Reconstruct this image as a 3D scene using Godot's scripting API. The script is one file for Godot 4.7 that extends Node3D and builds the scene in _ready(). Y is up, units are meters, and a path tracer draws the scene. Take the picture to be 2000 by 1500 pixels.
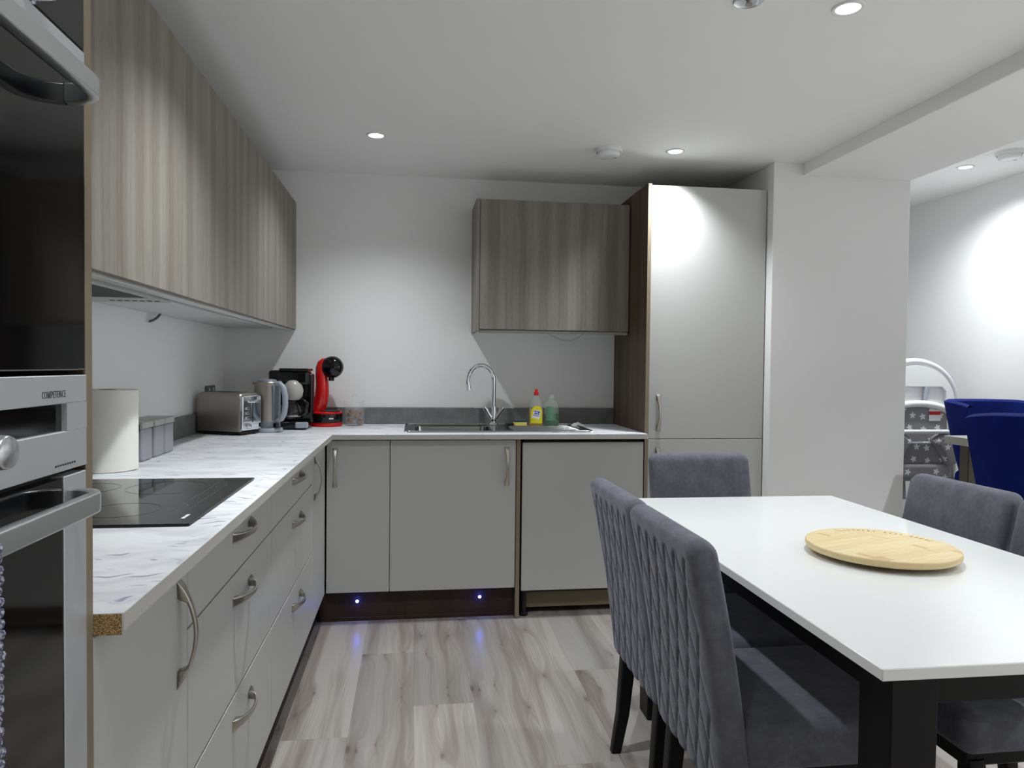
extends Node3D
# A fitted kitchen-diner at night. Axes: x to the right, y up, z towards the viewer.
# x = 0 is the front of the left-hand run of units, z = 0 the front of the run on the back wall.

const CEIL := 2.203
const CEIL_SIDE := 2.30
const BACK := -0.576
const LEFT := -0.584
const TOP := 0.875
const TABLE := 0.729

var M := {}
var taken := {}
var noise := FastNoiseLite.new()
var handle_mesh: ArrayMesh


# ------------------------------------------------------------------ mesh builder
class MB:
	var V := PackedVector3Array()
	var N := PackedVector3Array()
	var U := PackedVector2Array()
	var base := Transform3D()
	var xf := Transform3D()

	func _init(b := Transform3D()):
		base = b
		xf = b

	func at(t: Transform3D):
		xf = base * t

	func put(p: Vector3, n: Vector3, uv := Vector2.ZERO):
		V.append(xf * p)
		N.append((xf.basis * n).normalized())
		U.append(uv)

	# corners run counter-clockwise seen from outside; Godot wants them clockwise
	func tri(a: Vector3, b: Vector3, c: Vector3):
		var n := (b - a).cross(c - a).normalized()
		put(a, n); put(c, n); put(b, n)

	func quad(a: Vector3, b: Vector3, c: Vector3, d: Vector3, uvs := []):
		var n := (c - a).cross(d - b).normalized()
		if uvs.size() == 4:
			put(a, n, uvs[0]); put(c, n, uvs[2]); put(b, n, uvs[1])
			put(a, n, uvs[0]); put(d, n, uvs[3]); put(c, n, uvs[2])
		else:
			put(a, n); put(c, n); put(b, n)
			put(a, n); put(d, n); put(c, n)

	func oq(a: Vector3, b: Vector3, c: Vector3, d: Vector3, ctr: Vector3):
		var n := (c - a).cross(d - b)
		if n.dot((a + c) * 0.5 - ctr) < 0.0:
			quad(d, c, b, a)
		else:
			quad(a, b, c, d)

	func ot(a: Vector3, b: Vector3, c: Vector3, ctr: Vector3):
		if (b - a).cross(c - a).dot(a - ctr) < 0.0:
			tri(c, b, a)
		else:
			tri(a, b, c)

	func box(c: Vector3, s: Vector3, ch := 0.001):
		var h := s * 0.5
		ch = minf(ch, minf(h.x, minf(h.y, h.z)) * 0.9)
		for k in 3:
			var i := (k + 1) % 3
			var j := (k + 2) % 3
			for g in [-1.0, 1.0]:
				var p := []
				for w in [[-1, -1], [1, -1], [1, 1], [-1, 1]]:
					var q := Vector3()
					q[k] = g * h[k]
					q[i] = w[0] * (h[i] - ch)
					q[j] = w[1] * (h[j] - ch)
					p.append(c + q)
				oq(p[0], p[1], p[2], p[3], c)
		if ch <= 0.0:
			return
		for k in 3:
			var i := (k + 1) % 3
			var j := (k + 2) % 3
			for a in [-1.0, 1.0]:
				for b in [-1.0, 1.0]:
					var p := []
					for e in [[-1, 0], [1, 0], [1, 1], [-1, 1]]:
						var q := Vector3()
						q[k] = e[0] * (h[k] - ch)
						q[i] = a * (h[i] - (0.0 if e[1] == 0 else ch))
						q[j] = b * (h[j] - (ch if e[1] == 0 else 0.0))
						p.append(c + q)
					oq(p[0], p[1], p[2], p[3], c)
		for a in [-1.0, 1.0]:
			for b in [-1.0, 1.0]:
				for d in [-1.0, 1.0]:
					var s3 := Vector3(a, b, d)
					var q := s3 * (h - Vector3.ONE * ch)
					ot(c + q + Vector3(a * ch, 0, 0), c + q + Vector3(0, b * ch, 0), c + q + Vector3(0, 0, d * ch), c)

	# box given by its two corners
	func bb(a: Vector3, b: Vector3, ch := 0.001):
		box((a + b) * 0.5, (b - a).abs(), ch)

	func rbox(c: Vector3, s: Vector3, r: float, seg := 3):
		var h := s * 0.5
		r = minf(r, minf(h.x, minf(h.y, h.z)) * 0.999)
		var inn := h - Vector3.ONE * r
		for k in 3:
			var i := (k + 1) % 3
			var j := (k + 2) % 3
			var la := []
			var lb := []
			for e in range(seg, -1, -1):
				var o := r * tan(deg_to_rad(45.0 * e / seg))
				la.append(-inn[i] - o)
				lb.append(-inn[j] - o)
			for e in range(0, seg + 1):
				var o := r * tan(deg_to_rad(45.0 * e / seg))
				la.append(inn[i] + o)
				lb.append(inn[j] + o)
			for g in [-1.0, 1.0]:
				var ps := []
				var ns := []
				for a in la:
					var rp := []
					var rn := []
					for b in lb:
						var p := Vector3()
						p[k] = g * h[k]
						p[i] = a
						p[j] = b
						var q := Vector3(clampf(p.x, -inn.x, inn.x), clampf(p.y, -inn.y, inn.y), clampf(p.z, -inn.z, inn.z))
						var d := (p - q).normalized()
						rp.append(c + q + d * r)
						rn.append(d)
					ps.append(rp)
					ns.append(rn)
				for a in la.size() - 1:
					for b in lb.size() - 1:
						var o := [[a, b], [a + 1, b], [a + 1, b + 1], [a, b + 1]]
						if g < 0:
							o.reverse()
						for t in [0, 2, 1, 0, 3, 2]:
							put(ps[o[t][0]][o[t][1]], ns[o[t][0]][o[t][1]])

	# rows of points; smooth normals; u runs along a row, v over the rows
	func grid(P: Array, closed := false, flip := false):
		var R := P.size()
		var C: int = P[0].size()
		var nn := []
		for r in R:
			var row := PackedVector3Array()
			row.resize(C)
			nn.append(row)
		var cl := C if closed else C - 1
		for r in R - 1:
			for c in cl:
				var d := (c + 1) % C
				var f: Vector3 = (P[r + 1][d] - P[r][c]).cross(P[r + 1][c] - P[r][d])
				if flip:
					f = -f
				nn[r][c] += f
				nn[r][d] += f
				nn[r + 1][c] += f
				nn[r + 1][d] += f
		for r in R - 1:
			for c in cl:
				var d := (c + 1) % C
				var q := [[r, c, c], [r, d, c + 1], [r + 1, d, c + 1], [r + 1, c, c]]
				if flip:
					q.reverse()
				for t in [0, 2, 1, 0, 3, 2]:
					var k: Array = q[t]
					put(P[k[0]][k[1]], nn[k[0]][k[1]].normalized(), Vector2(float(k[2]) / cl, float(k[0]) / (R - 1)))

	func fan(ring: PackedVector3Array, flip := false):
		var c := Vector3()
		for p in ring:
			c += p
		c /= ring.size()
		for i in ring.size():
			var a := ring[i]
			var b := ring[(i + 1) % ring.size()]
			if flip:
				tri(c, b, a)
			else:
				tri(c, a, b)

	# profile of (radius, height); a repeated point makes a sharp edge
	func lathe(prof: Array, c := Vector3.ZERO, seg := 32, squash := 1.0):
		var part := []
		for k in prof.size():
			var p: Vector2 = prof[k]
			if part.size() > 0 and prof[k - 1].is_equal_approx(p):
				if part.size() > 1:
					grid(part, true, true)
				part = []
			var ring := PackedVector3Array()
			for i in seg:
				var a := TAU * i / seg
				ring.append(c + Vector3(p.x * cos(a), p.y, p.x * sin(a) * squash))
			part.append(ring)
		if part.size() > 1:
			grid(part, true, true)

	func tube(path: Array, rad, sides := 10, caps := true):
		var rows := []
		var t0: Vector3 = (path[1] - path[0]).normalized()
		var up := Vector3.UP if absf(t0.y) < 0.9 else Vector3.RIGHT
		var x := t0.cross(up).normalized()
		for k in path.size():
			var t: Vector3
			if k == 0:
				t = t0
			elif k == path.size() - 1:
				t = (path[k] - path[k - 1]).normalized()
			else:
				t = (path[k + 1] - path[k - 1]).normalized()
			x = (x - t * x.dot(t)).normalized()
			var y := t.cross(x)
			var r: float = rad[k] if rad is Array else rad
			var ring := PackedVector3Array()
			for i in sides:
				var a := TAU * i / sides
				ring.append(path[k] + (x * cos(a) + y * sin(a)) * r)
			rows.append(ring)
		grid(rows, true)
		if caps:
			fan(rows[0], true)
			fan(rows[-1])

	# a flat outline in the local xy plane, given depth along z
	func prism(poly: PackedVector2Array, z0: float, z1: float):
		var ids := Geometry2D.triangulate_polygon(poly)
		for k in range(0, ids.size(), 3):
			var a := poly[ids[k]]
			var b := poly[ids[k + 1]]
			var c := poly[ids[k + 2]]
			if (b - a).cross(c - a) < 0.0:
				var s := b
				b = c
				c = s
			tri(Vector3(a.x, a.y, z1), Vector3(b.x, b.y, z1), Vector3(c.x, c.y, z1))
			tri(Vector3(a.x, a.y, z0), Vector3(c.x, c.y, z0), Vector3(b.x, b.y, z0))
		var ccw := not Geometry2D.is_polygon_clockwise(poly)
		for i in poly.size():
			var a := poly[i]
			var b := poly[(i + 1) % poly.size()]
			if not ccw:
				var s := a
				a = b
				b = s
			quad(Vector3(a.x, a.y, z0), Vector3(b.x, b.y, z0), Vector3(b.x, b.y, z1), Vector3(a.x, a.y, z1))

	func mesh() -> ArrayMesh:
		var arr := []
		arr.resize(Mesh.ARRAY_MAX)
		arr[Mesh.ARRAY_VERTEX] = V
		arr[Mesh.ARRAY_NORMAL] = N
		arr[Mesh.ARRAY_TEX_UV] = U
		var m := ArrayMesh.new()
		m.add_surface_from_arrays(Mesh.PRIMITIVE_TRIANGLES, arr)
		return m


# ------------------------------------------------------------------ scene helpers
func numbered(called: String) -> String:
	var n: int = taken.get(called, 0)
	taken[called] = n + 1
	return called if n == 0 else "%s_%03d" % [called, n]


func thing(called: String, label: String, category: String, pos := Vector3.ZERO, turn := 0.0, group := "") -> Node3D:
	var o := Node3D.new()
	o.name = numbered(called)
	add_child(o)
	o.position = pos
	o.rotation.y = turn
	o.set_meta("label", label)
	o.set_meta("category", category)
	if group != "":
		o.set_meta("group", group)
	return o


func setting(called: String, pos := Vector3.ZERO) -> Node3D:
	var o := Node3D.new()
	o.name = called
	add_child(o)
	o.position = pos
	o.set_meta("kind", "structure")
	return o


# builder that takes scene coordinates and stores them relative to the thing
func w(root: Node3D) -> MB:
	return MB.new(root.transform.affine_inverse())


func part(parent: Node3D, called: String, mb, m: Material, label := "") -> MeshInstance3D:
	var o := MeshInstance3D.new()
	o.name = called
	o.mesh = mb.mesh() if mb is MB else mb
	o.material_override = m
	parent.add_child(o, true)
	if label != "":
		o.set_meta("label", label)
	return o


func copy(src: Node3D, label: String, pos: Vector3, turn := 0.0) -> Node3D:
	var o: Node3D = src.duplicate()
	o.name = numbered(String(src.name))
	add_child(o)
	o.position = pos
	o.rotation.y = turn
	o.set_meta("label", label)
	return o


func rgb(r: float, g: float, b: float) -> Color:
	return Color(r / 255.0, g / 255.0, b / 255.0)


func mat(key: String, c: Color, rough := 0.5, metal := 0.0, spec := 0.5) -> StandardMaterial3D:
	var m := StandardMaterial3D.new()
	m.resource_name = key
	m.albedo_color = c
	m.roughness = rough
	m.metallic = metal
	m.metallic_specular = spec
	M[key] = m
	return m


func tri_tex(m: StandardMaterial3D, t: Texture2D, scale: Vector3, offset := Vector3.ZERO):
	m.albedo_texture = t
	m.uv1_triplanar = true
	m.uv1_triplanar_sharpness = 8.0
	m.uv1_scale = scale
	m.uv1_offset = offset


func picture(width: int, height: int, f: Callable) -> ImageTexture:
	var data := PackedByteArray()
	data.resize(width * height * 3)
	var k := 0
	for y in height:
		for x in width:
			var c: Color = f.call(x, y)
			data[k] = clampi(int(c.r * 255.0), 0, 255)
			data[k + 1] = clampi(int(c.g * 255.0), 0, 255)
			data[k + 2] = clampi(int(c.b * 255.0), 0, 255)
			k += 3
	return ImageTexture.create_from_image(Image.create_from_data(width, height, false, Image.FORMAT_RGB8, data))


func nz(x: float, y: float, z := 0.0) -> float:
	return noise.get_noise_3d(x, y, z)


# ------------------------------------------------------------------ materials
func make_materials():
	noise.noise_type = FastNoiseLite.TYPE_SIMPLEX
	noise.frequency = 1.0
	noise.seed = 7
	noise.fractal_type = FastNoiseLite.FRACTAL_NONE

	# laminate floor: grey-beige oak, 1.0 m across, 2.6 m along, mirrored so that it repeats without a break
	var knots := []
	var rng := RandomNumberGenerator.new()
	rng.seed = 11
	for k in 26:
		knots.append(Vector3(rng.randf() * 1.0, rng.randf() * 1.3, rng.randf_range(0.5, 1.0)))
	var FW := 512
	var FH := 1024
	var floor_tex := picture(FW, FH, func(px: float, py: float) -> Color:
		var x := 1.0 * px / FW
		var z: float = 2.6 * (0.5 - absf(float(py) / FH - 0.5))
		var kd := 0.0
		var warp := 0.0
		for q in knots:
			var dx: float = x - q.x
			var dz: float = (z - q.y) * 0.32
			var d2: float = (dx * dx + dz * dz) / (q.z * q.z)
			if d2 < 0.02:
				warp += (0.02 * signf(dx)) * exp(-d2 / 0.0012)
				kd += exp(-d2 / 0.00004) * 0.85 + exp(-d2 / 0.0007) * 0.25
		var xx := x + warp + 0.012 * nz(x * 4.0, z * 1.6, 3.0)
		var broad := nz(xx * 7.0, z * 0.55, 1.0)
		var mid := nz(xx * 24.0, z * 1.1, 5.0)
		var fine := nz(xx * 110.0, z * 3.2, 9.0)
		var ring := sin(xx * 120.0 + 9.0 * nz(xx * 5.0, z * 0.7, 2.0))
		var d := clampf(0.36 + 0.62 * broad + 0.26 * mid + 0.18 * fine + 0.06 * ring, 0.0, 1.0)
		var c := rgb(178, 172, 166).lerp(rgb(132, 120, 113), d)
		c = c.lerp(rgb(148, 149, 146), clampf(0.5 * nz(x * 3.0, z * 0.5, 20.0), 0.0, 0.5))
		return c.lerp(rgb(92, 80, 72), clampf(kd * 0.6, 0.0, 0.75)))
	for k in 10:
		var m := mat("floor_oak_%d" % k, Color.WHITE * (0.93 + 0.012 * (k % 6)), 0.3, 0.0, 0.45)
		m.albedo_color.a = 1.0
		tri_tex(m, floor_tex, Vector3(1.0, 1.0, 1.0 / 2.6), Vector3(fmod(k * 0.37, 1.0), 0, fmod(k * 0.29, 1.0)))

	# driftwood laminate of the wall units and panels, grain upright
	var drift := picture(512, 512, func(px: float, py: float) -> Color:
		var x := 1.6 * (0.5 - absf(px / 512.0 - 0.5)) * 1.25
		var y := 1.6 * (0.5 - absf(py / 512.0 - 0.5))
		var xx := x + 0.006 * nz(x * 5.0, y * 2.0, 4.0)
		var d := 0.45 + 0.42 * nz(xx * 9.0, y * 0.4, 1.0) + 0.22 * nz(xx * 34.0, y * 0.8, 2.0) + 0.14 * nz(xx * 120.0, y * 4.0, 3.0)
		d += 0.16 * nz(xx * 200.0, y * 26.0, 6.0)
		return rgb(143, 138, 130).lerp(rgb(114, 107, 98), clampf(d, 0.0, 1.0)))
	var dm := mat("driftwood", Color.WHITE, 0.5, 0.0, 0.35)
	tri_tex(dm, drift, Vector3(0.62, 0.62, 0.62))
	var pm := mat("walnut_panel", rgb(176, 158, 144), 0.5, 0.0, 0.35)
	tri_tex(pm, drift, Vector3(0.62, 0.62, 0.62), Vector3(0.3, 0, 0.2))
	var pl := mat("plinth_walnut", rgb(118, 96, 90), 0.45, 0.0, 0.35)
	tri_tex(pl, drift, Vector3(0.3, 1.6, 0.3))

	# marble-look laminate
	var marble := picture(768, 768, func(px: float, py: float) -> Color:
		var x := 1.4 * (0.5 - absf(px / 768.0 - 0.5)) * 2.0
		var y := 1.4 * (0.5 - absf(py / 768.0 - 0.5)) * 2.0
		var u := x + 0.07 * nz(x * 2.2, y * 2.2, 1.0) + 0.02 * nz(x * 8.0, y * 8.0, 2.0)
		var v := y + 0.07 * nz(x * 2.0, y * 2.0, 5.0) + 0.018 * nz(x * 9.0, y * 9.0, 6.0)
		var soft := nz(u * 1.3, v * 5.0, 3.0) + 0.45 * nz(u * 4.0, v * 17.0, 4.0)
		var vein := 1.0 - absf(nz(u * 1.2, v * 4.0, 8.0)) * 16.0
		var dash := nz(u * 5.0, v * 22.0, 12.0) + 0.4 * nz(u * 2.0, v * 3.0, 14.0)
		var c := rgb(228, 229, 231).lerp(rgb(205, 207, 211), clampf(0.3 + 0.9 * soft, 0.0, 1.0))
		c = c.lerp(rgb(168, 171, 179), clampf(vein, 0.0, 1.0) * clampf(0.15 + soft, 0.0, 0.6))
		return c.lerp(rgb(86, 91, 118), clampf((dash - 0.8) * 3.0, 0.0, 0.6)))
	var wm := mat("marble_laminate", Color.WHITE, 0.38, 0.0, 0.45)
	tri_tex(wm, marble, Vector3(0.72, 0.72, 0.72))
	mat("panel_edge", rgb(134, 122, 102), 0.5)
	mat("warm_grey_plastic", rgb(176, 173, 166), 0.3)
	mat("worktop_edge", rgb(190, 188, 182), 0.5)

	var chip := picture(256, 256, func(px: float, py: float) -> Color:
		var d := nz(px * 0.13, py * 0.34, 1.0) + 0.7 * nz(px * 0.4, py * 0.7, 2.0)
		var c := rgb(192, 162, 114).lerp(rgb(88, 62, 36), clampf(d * 0.9 + 0.3, 0.0, 1.0))
		return c.lerp(rgb(222, 190, 130), clampf(d * -1.6 - 0.5, 0.0, 1.0)))
	var cm := mat("chipboard", Color.WHITE, 0.9)
	tri_tex(cm, chip, Vector3(9, 9, 9))
	var bare := mat("bare_board", rgb(122, 112, 92), 0.9)
	bare.metallic_specular = 0.2

	var stone := picture(256, 256, func(px: float, py: float) -> Color:
		var d := 0.5 + 0.5 * nz(px * 0.03, py * 0.03, 1.0) + 0.25 * nz(px * 0.14, py * 0.14, 2.0)
		return rgb(126, 126, 126).lerp(rgb(108, 108, 108), clampf(d, 0.0, 1.0)))
	var um := mat("grey_upstand", Color.WHITE, 0.6)
	tri_tex(um, stone, Vector3(1.5, 1.5, 1.5))

	mat("wall_paint", rgb(237, 237, 236), 0.85, 0.0, 0.3)
	mat("ceiling_paint", rgb(241, 241, 239), 0.9, 0.0, 0.3)
	mat("door_grey", rgb(189, 189, 186), 0.42, 0.0, 0.45)
	mat("carcass_white", rgb(205, 205, 202), 0.5)
	mat("carcass_dark", rgb(30, 29, 28), 0.7)
	mat("nickel", rgb(190, 186, 176), 0.28, 1.0)
	mat("chrome", rgb(225, 228, 232), 0.06, 1.0)
	mat("steel", rgb(160, 161, 160), 0.15, 1.0)
	mat("brushed_steel", rgb(168, 163, 155), 0.38, 1.0)
	mat("oven_silver", rgb(204, 206, 209), 0.45, 0.5)
	mat("oven_handle_metal", rgb(205, 207, 208), 0.3, 0.9)
	mat("black_glass", rgb(9, 9, 11), 0.07, 0.0, 0.5)
	mat("hob_glass", rgb(12, 12, 14), 0.045, 0.0, 0.6)
	mat("black_gloss", rgb(10, 10, 11), 0.12, 0.0, 0.5)
	mat("black_matte", rgb(16, 16, 17), 0.6)
	mat("black_wood", rgb(9, 8, 9), 0.5, 0.0, 0.35)
	mat("table_white", rgb(240, 241, 240), 0.16, 0.0, 0.5)
	mat("white_plastic", rgb(232, 233, 234), 0.35)
	mat("off_white_plastic", rgb(212, 211, 214), 0.45)
	mat("grey_plastic", rgb(120, 126, 134), 0.35)
	mat("pale_grey_plastic", rgb(165, 172, 180), 0.3)
	mat("red_gloss", rgb(196, 18, 20), 0.16)
	mat("white_print", rgb(210, 212, 214), 0.5)
	mat("grey_print", rgb(92, 94, 97), 0.4)
	mat("hob_print", rgb(70, 70, 74), 0.05, 0.0, 0.6)
	mat("dark_print", rgb(40, 42, 46), 0.5)
	mat("paper", rgb(238, 236, 228), 0.95, 0.0, 0.2)
	mat("cardboard", rgb(168, 140, 104), 0.9)
	mat("canister_grey", rgb(150, 151, 158), 0.45)
	mat("canister_lid", rgb(176, 176, 172), 0.4)
	mat("yellow_cap_red", rgb(190, 14, 20), 0.3)
	mat("sponge_yellow", rgb(222, 204, 112), 0.95)
	mat("scour_green", rgb(22, 66, 52), 0.95)
	mat("cable_white", rgb(205, 205, 203), 0.5)
	mat("cable_grey", rgb(96, 96, 95), 0.5)
	mat("mesh_filter", rgb(52, 52, 50), 0.6, 0.5)
	mat("brown_pod", rgb(122, 84, 62), 0.6)
	mat("oak_grey_top", rgb(162, 160, 154), 0.6)
	mat("leg_bronze", rgb(84, 78, 70), 0.35, 0.6)

	var glass := mat("clear_glass", Color(0.95, 0.97, 0.97, 0.13), 0.03)
	glass.transparency = BaseMaterial3D.TRANSPARENCY_ALPHA
	var gp := mat("clear_bottle", Color(0.84, 0.93, 0.88, 0.1), 0.06)
	gp.transparency = BaseMaterial3D.TRANSPARENCY_ALPHA
	var gl := mat("green_soap", Color(0.02, 0.34, 0.17, 0.8), 0.1)
	gl.transparency = BaseMaterial3D.TRANSPARENCY_ALPHA
	var yl := mat("yellow_soap", Color(0.74, 0.56, 0.05, 0.8), 0.1)
	yl.transparency = BaseMaterial3D.TRANSPARENCY_ALPHA
	var smoked := mat("coffee_jug_glass", Color(0.25, 0.24, 0.24, 0.25), 0.03)
	smoked.transparency = BaseMaterial3D.TRANSPARENCY_ALPHA

	# velvets
	var nap := picture(256, 256, func(px: float, py: float) -> Color:
		var d := 0.5 + 0.35 * nz(px * 0.02, py * 0.02, 1.0) + 0.25 * nz(px * 0.09, py * 0.09, 2.0) + 0.2 * nz(px * 0.6, py * 0.6, 3.0)
		return Color.WHITE.lerp(Color(0.82, 0.82, 0.84), clampf(d, 0.0, 1.0)))
	var gv := mat("grey_velvet", rgb(112, 113, 121), 0.85, 0.0, 0.2)
	tri_tex(gv, nap, Vector3(2.2, 2.2, 2.2))
	gv.rim_enabled = true
	gv.rim = 1.0
	gv.rim_tint = 0.6
	var bv := mat("blue_velvet", rgb(9, 28, 104), 0.75, 0.0, 0.25)
	tri_tex(bv, nap, Vector3(1.8, 1.8, 1.8))
	bv.rim_enabled = true
	bv.rim = 0.2
	bv.rim_tint = 0.9

	# grey wipe-clean fabric printed with pale stars
	var star_tex := picture(512, 512, func(px: float, py: float) -> Color:
		var c := rgb(134, 132, 136)
		for s in [[110, 120, 0.2], [370, 90, 0.7], [250, 300, 0.0], [90, 420, 0.5], [420, 400, 0.3]]:
			var dx: float = px - s[0]
			var dy: float = py - s[1]
			var r := sqrt(dx * dx + dy * dy)
			if r < 62.0:
				var a := fposmod(atan2(dy, dx) + s[2], TAU / 5.0) / (TAU / 5.0)
				if r < lerpf(60.0, 24.0, minf(a, 1.0 - a) * 2.0):
					c = rgb(226, 226, 226)
		return c)
	var sm := mat("star_fabric", Color.WHITE, 0.3, 0.0, 0.5)
	tri_tex(sm, star_tex, Vector3(5.6, 5.6, 5.6))

	# bamboo strips
	var bam := picture(512, 512, func(px: float, py: float) -> Color:
		var strip := floorf(py / 40.0)
		var tone := fposmod(strip * 0.377, 1.0)
		var d := 0.35 * tone + 0.25 * nz(px * 0.006, py * 0.09, strip) + 0.18 * nz(px * 0.03, py * 0.5, 2.0) + 0.2
		var c := rgb(231, 214, 170).lerp(rgb(212, 184, 130), clampf(d, 0.0, 1.0))
		var kn := nz(px * 0.012 + strip * 7.3, strip * 3.1, 9.0)
		return c.lerp(rgb(176, 128, 78), clampf((kn - 0.74) * 3.0, 0.0, 0.35)))
	var bm := mat("bamboo", Color.WHITE, 0.5)
	tri_tex(bm, bam, Vector3(2.0, 2.0, 2.0))
	mat("burnt_mark", rgb(150, 112, 76), 0.7)

	# woven tea towel
	var cloth := picture(128, 128, func(px: float, py: float) -> Color:
		var a := sin(px * 0.5) * sin(py * 0.36) + 0.7 * nz(px * 0.2, py * 0.2, 1.0)
		return rgb(186, 186, 196) if a > 0.1 else rgb(96, 93, 120))
	var tw := mat("towel_weave", Color.WHITE, 0.95)
	tri_tex(tw, cloth, Vector3(20, 20, 20))

	# printed bottle label: yellow with a white patch and blue lines of lettering
	var lab := picture(128, 192, func(px: float, py: float) -> Color:
		var x: float = px - 60.0
		var y: float = py - 92.0
		var xr := x * 0.97 + y * 0.24
		var yr := -x * 0.24 + y * 0.97
		var c := rgb(226, 212, 32)
		if absf(xr) < 40.0 and absf(yr + 0.0) < 46.0:
			c = rgb(224, 224, 220)
		for b in [[-30.0, 8.0, 30.0], [-8.0, 9.0, 24.0], [14.0, 4.0, 32.0]]:
			if absf(yr - b[0]) < b[1] and absf(xr) < b[2] and nz(px * 0.28, b[0], 1.0) > -0.35:
				c = rgb(48, 74, 158)
		return c)
	var lm := mat("soap_label", Color.WHITE, 0.4)
	lm.albedo_texture = lab
	mat("green_label", rgb(96, 142, 114), 0.4)

	var lamp := mat("lamp_glow", Color.WHITE, 0.5)
	lamp.emission_enabled = true
	lamp.emission = Color(0.97, 0.98, 1.0)
	lamp.emission_energy_multiplier = 6.0
	var led := mat("led_glow", Color.WHITE, 0.5)
	led.emission_enabled = true
	led.emission = Color(0.45, 0.5, 1.0)
	led.emission_energy_multiplier = 10.0


# ------------------------------------------------------------------ light fittings
func make_downlight(label: String, pos: Vector3) -> Node3D:
	var t := thing("downlight", label, "ceiling light", pos, 0.0, "recessed round ceiling downlights")
	var ring := MB.new()
	ring.lathe([Vector2(0.044, 0.0), Vector2(0.0435, -0.004), Vector2(0.041, -0.005), Vector2(0.034, -0.0045), Vector2(0.032, -0.002), Vector2(0.032, 0.0)])
	part(t, "bezel", ring, M.white_plastic, "white round bezel")
	var disc := MB.new()
	disc.lathe([Vector2(0.0001, -0.0035), Vector2(0.031, -0.003), Vector2(0.032, -0.001), Vector2(0.0001, -0.0005)])
	part(t, "lamp", disc, M.lamp_glow, "glowing white lamp face")
	var s := SpotLight3D.new()
	s.name = "lamp_light"
	s.position = Vector3(0, -0.008, 0)
	s.rotation_degrees = Vector3(-90, 0, 0)
	s.light_color = Color(0.965, 0.985, 1.0)
	s.light_energy = 2.6
	s.light_size = 0.028
	s.spot_angle = 58.5
	s.spot_angle_attenuation = 1.0
	s.spot_range = 9.0
	s.spot_attenuation = 2.0
	s.shadow_enabled = true
	t.add_child(s)
	return t


func smoke_alarm(label: String, pos: Vector3, r: float):
	var t := thing("smoke_alarm", label, "smoke alarm", pos)
	var b := MB.new()
	b.lathe([Vector2(r, 0), Vector2(r, -0.012), Vector2(r * 0.97, -0.016), Vector2(r * 0.9, -0.017)], Vector3.ZERO, 40)
	part(t, "base_plate", b, M.white_plastic)
	var c := MB.new()
	c.lathe([Vector2(r * 0.86, -0.012), Vector2(r * 0.84, -0.028), Vector2(r * 0.76, -0.036), Vector2(r * 0.5, -0.039), Vector2(0.0001, -0.04)], Vector3.ZERO, 40)
	part(t, "cover", c, M.white_plastic)
	var d := MB.new()
	d.lathe([Vector2(r * 0.12, -0.038), Vector2(r * 0.12, -0.041), Vector2(0.0001, -0.0415)], Vector3(r * 0.5, 0.001, 0.0), 16)
	part(t, "test_button", d, M.pale_grey_plastic)


# ------------------------------------------------------------------ kitchen units
func build_handle():
	var m := MB.new()
	var L := 0.182
	var rows := []
	var n := 26
	for k in n + 1:
		var t := float(k) / n
		var out := 0.0015 + 0.030 * pow(sin(PI * t), 0.8)
		var e := minf(t, 1.0 - t)
		var inner := 0.0 if e < 0.15 else (out - 0.0055) * smoothstep(0.15, 0.19, e)
		var hw := 0.0055 + 0.006 * pow(absf(2.0 * t - 1.0), 2.0)
		var y := (t - 0.5) * L
		rows.append(PackedVector3Array([Vector3(-hw, y, inner), Vector3(hw, y, inner), Vector3(hw, y, out * 0.97), Vector3(hw * 0.6, y, out), Vector3(-hw * 0.6, y, out), Vector3(-hw, y, out * 0.97)]))
	m.grid(rows, true)
	m.fan(rows[0], true)
	m.fan(rows[-1])
	handle_mesh = m.mesh()


func handle(root: Node3D, door: Node3D, pos: Vector3, along: Vector3, out: Vector3):
	var o := part(door, "handle", handle_mesh, M.nickel, "satin nickel bow handle")
	o.transform = root.transform.affine_inverse() * Transform3D(Basis(along.cross(out), along, out), pos)


func slab(root: Node3D, called: String, a: Vector3, b: Vector3, m: Material, ch := 0.0015) -> MeshInstance3D:
	var q := w(root)
	q.bb(a, b, ch)
	return part(root, called, q, m)


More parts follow.
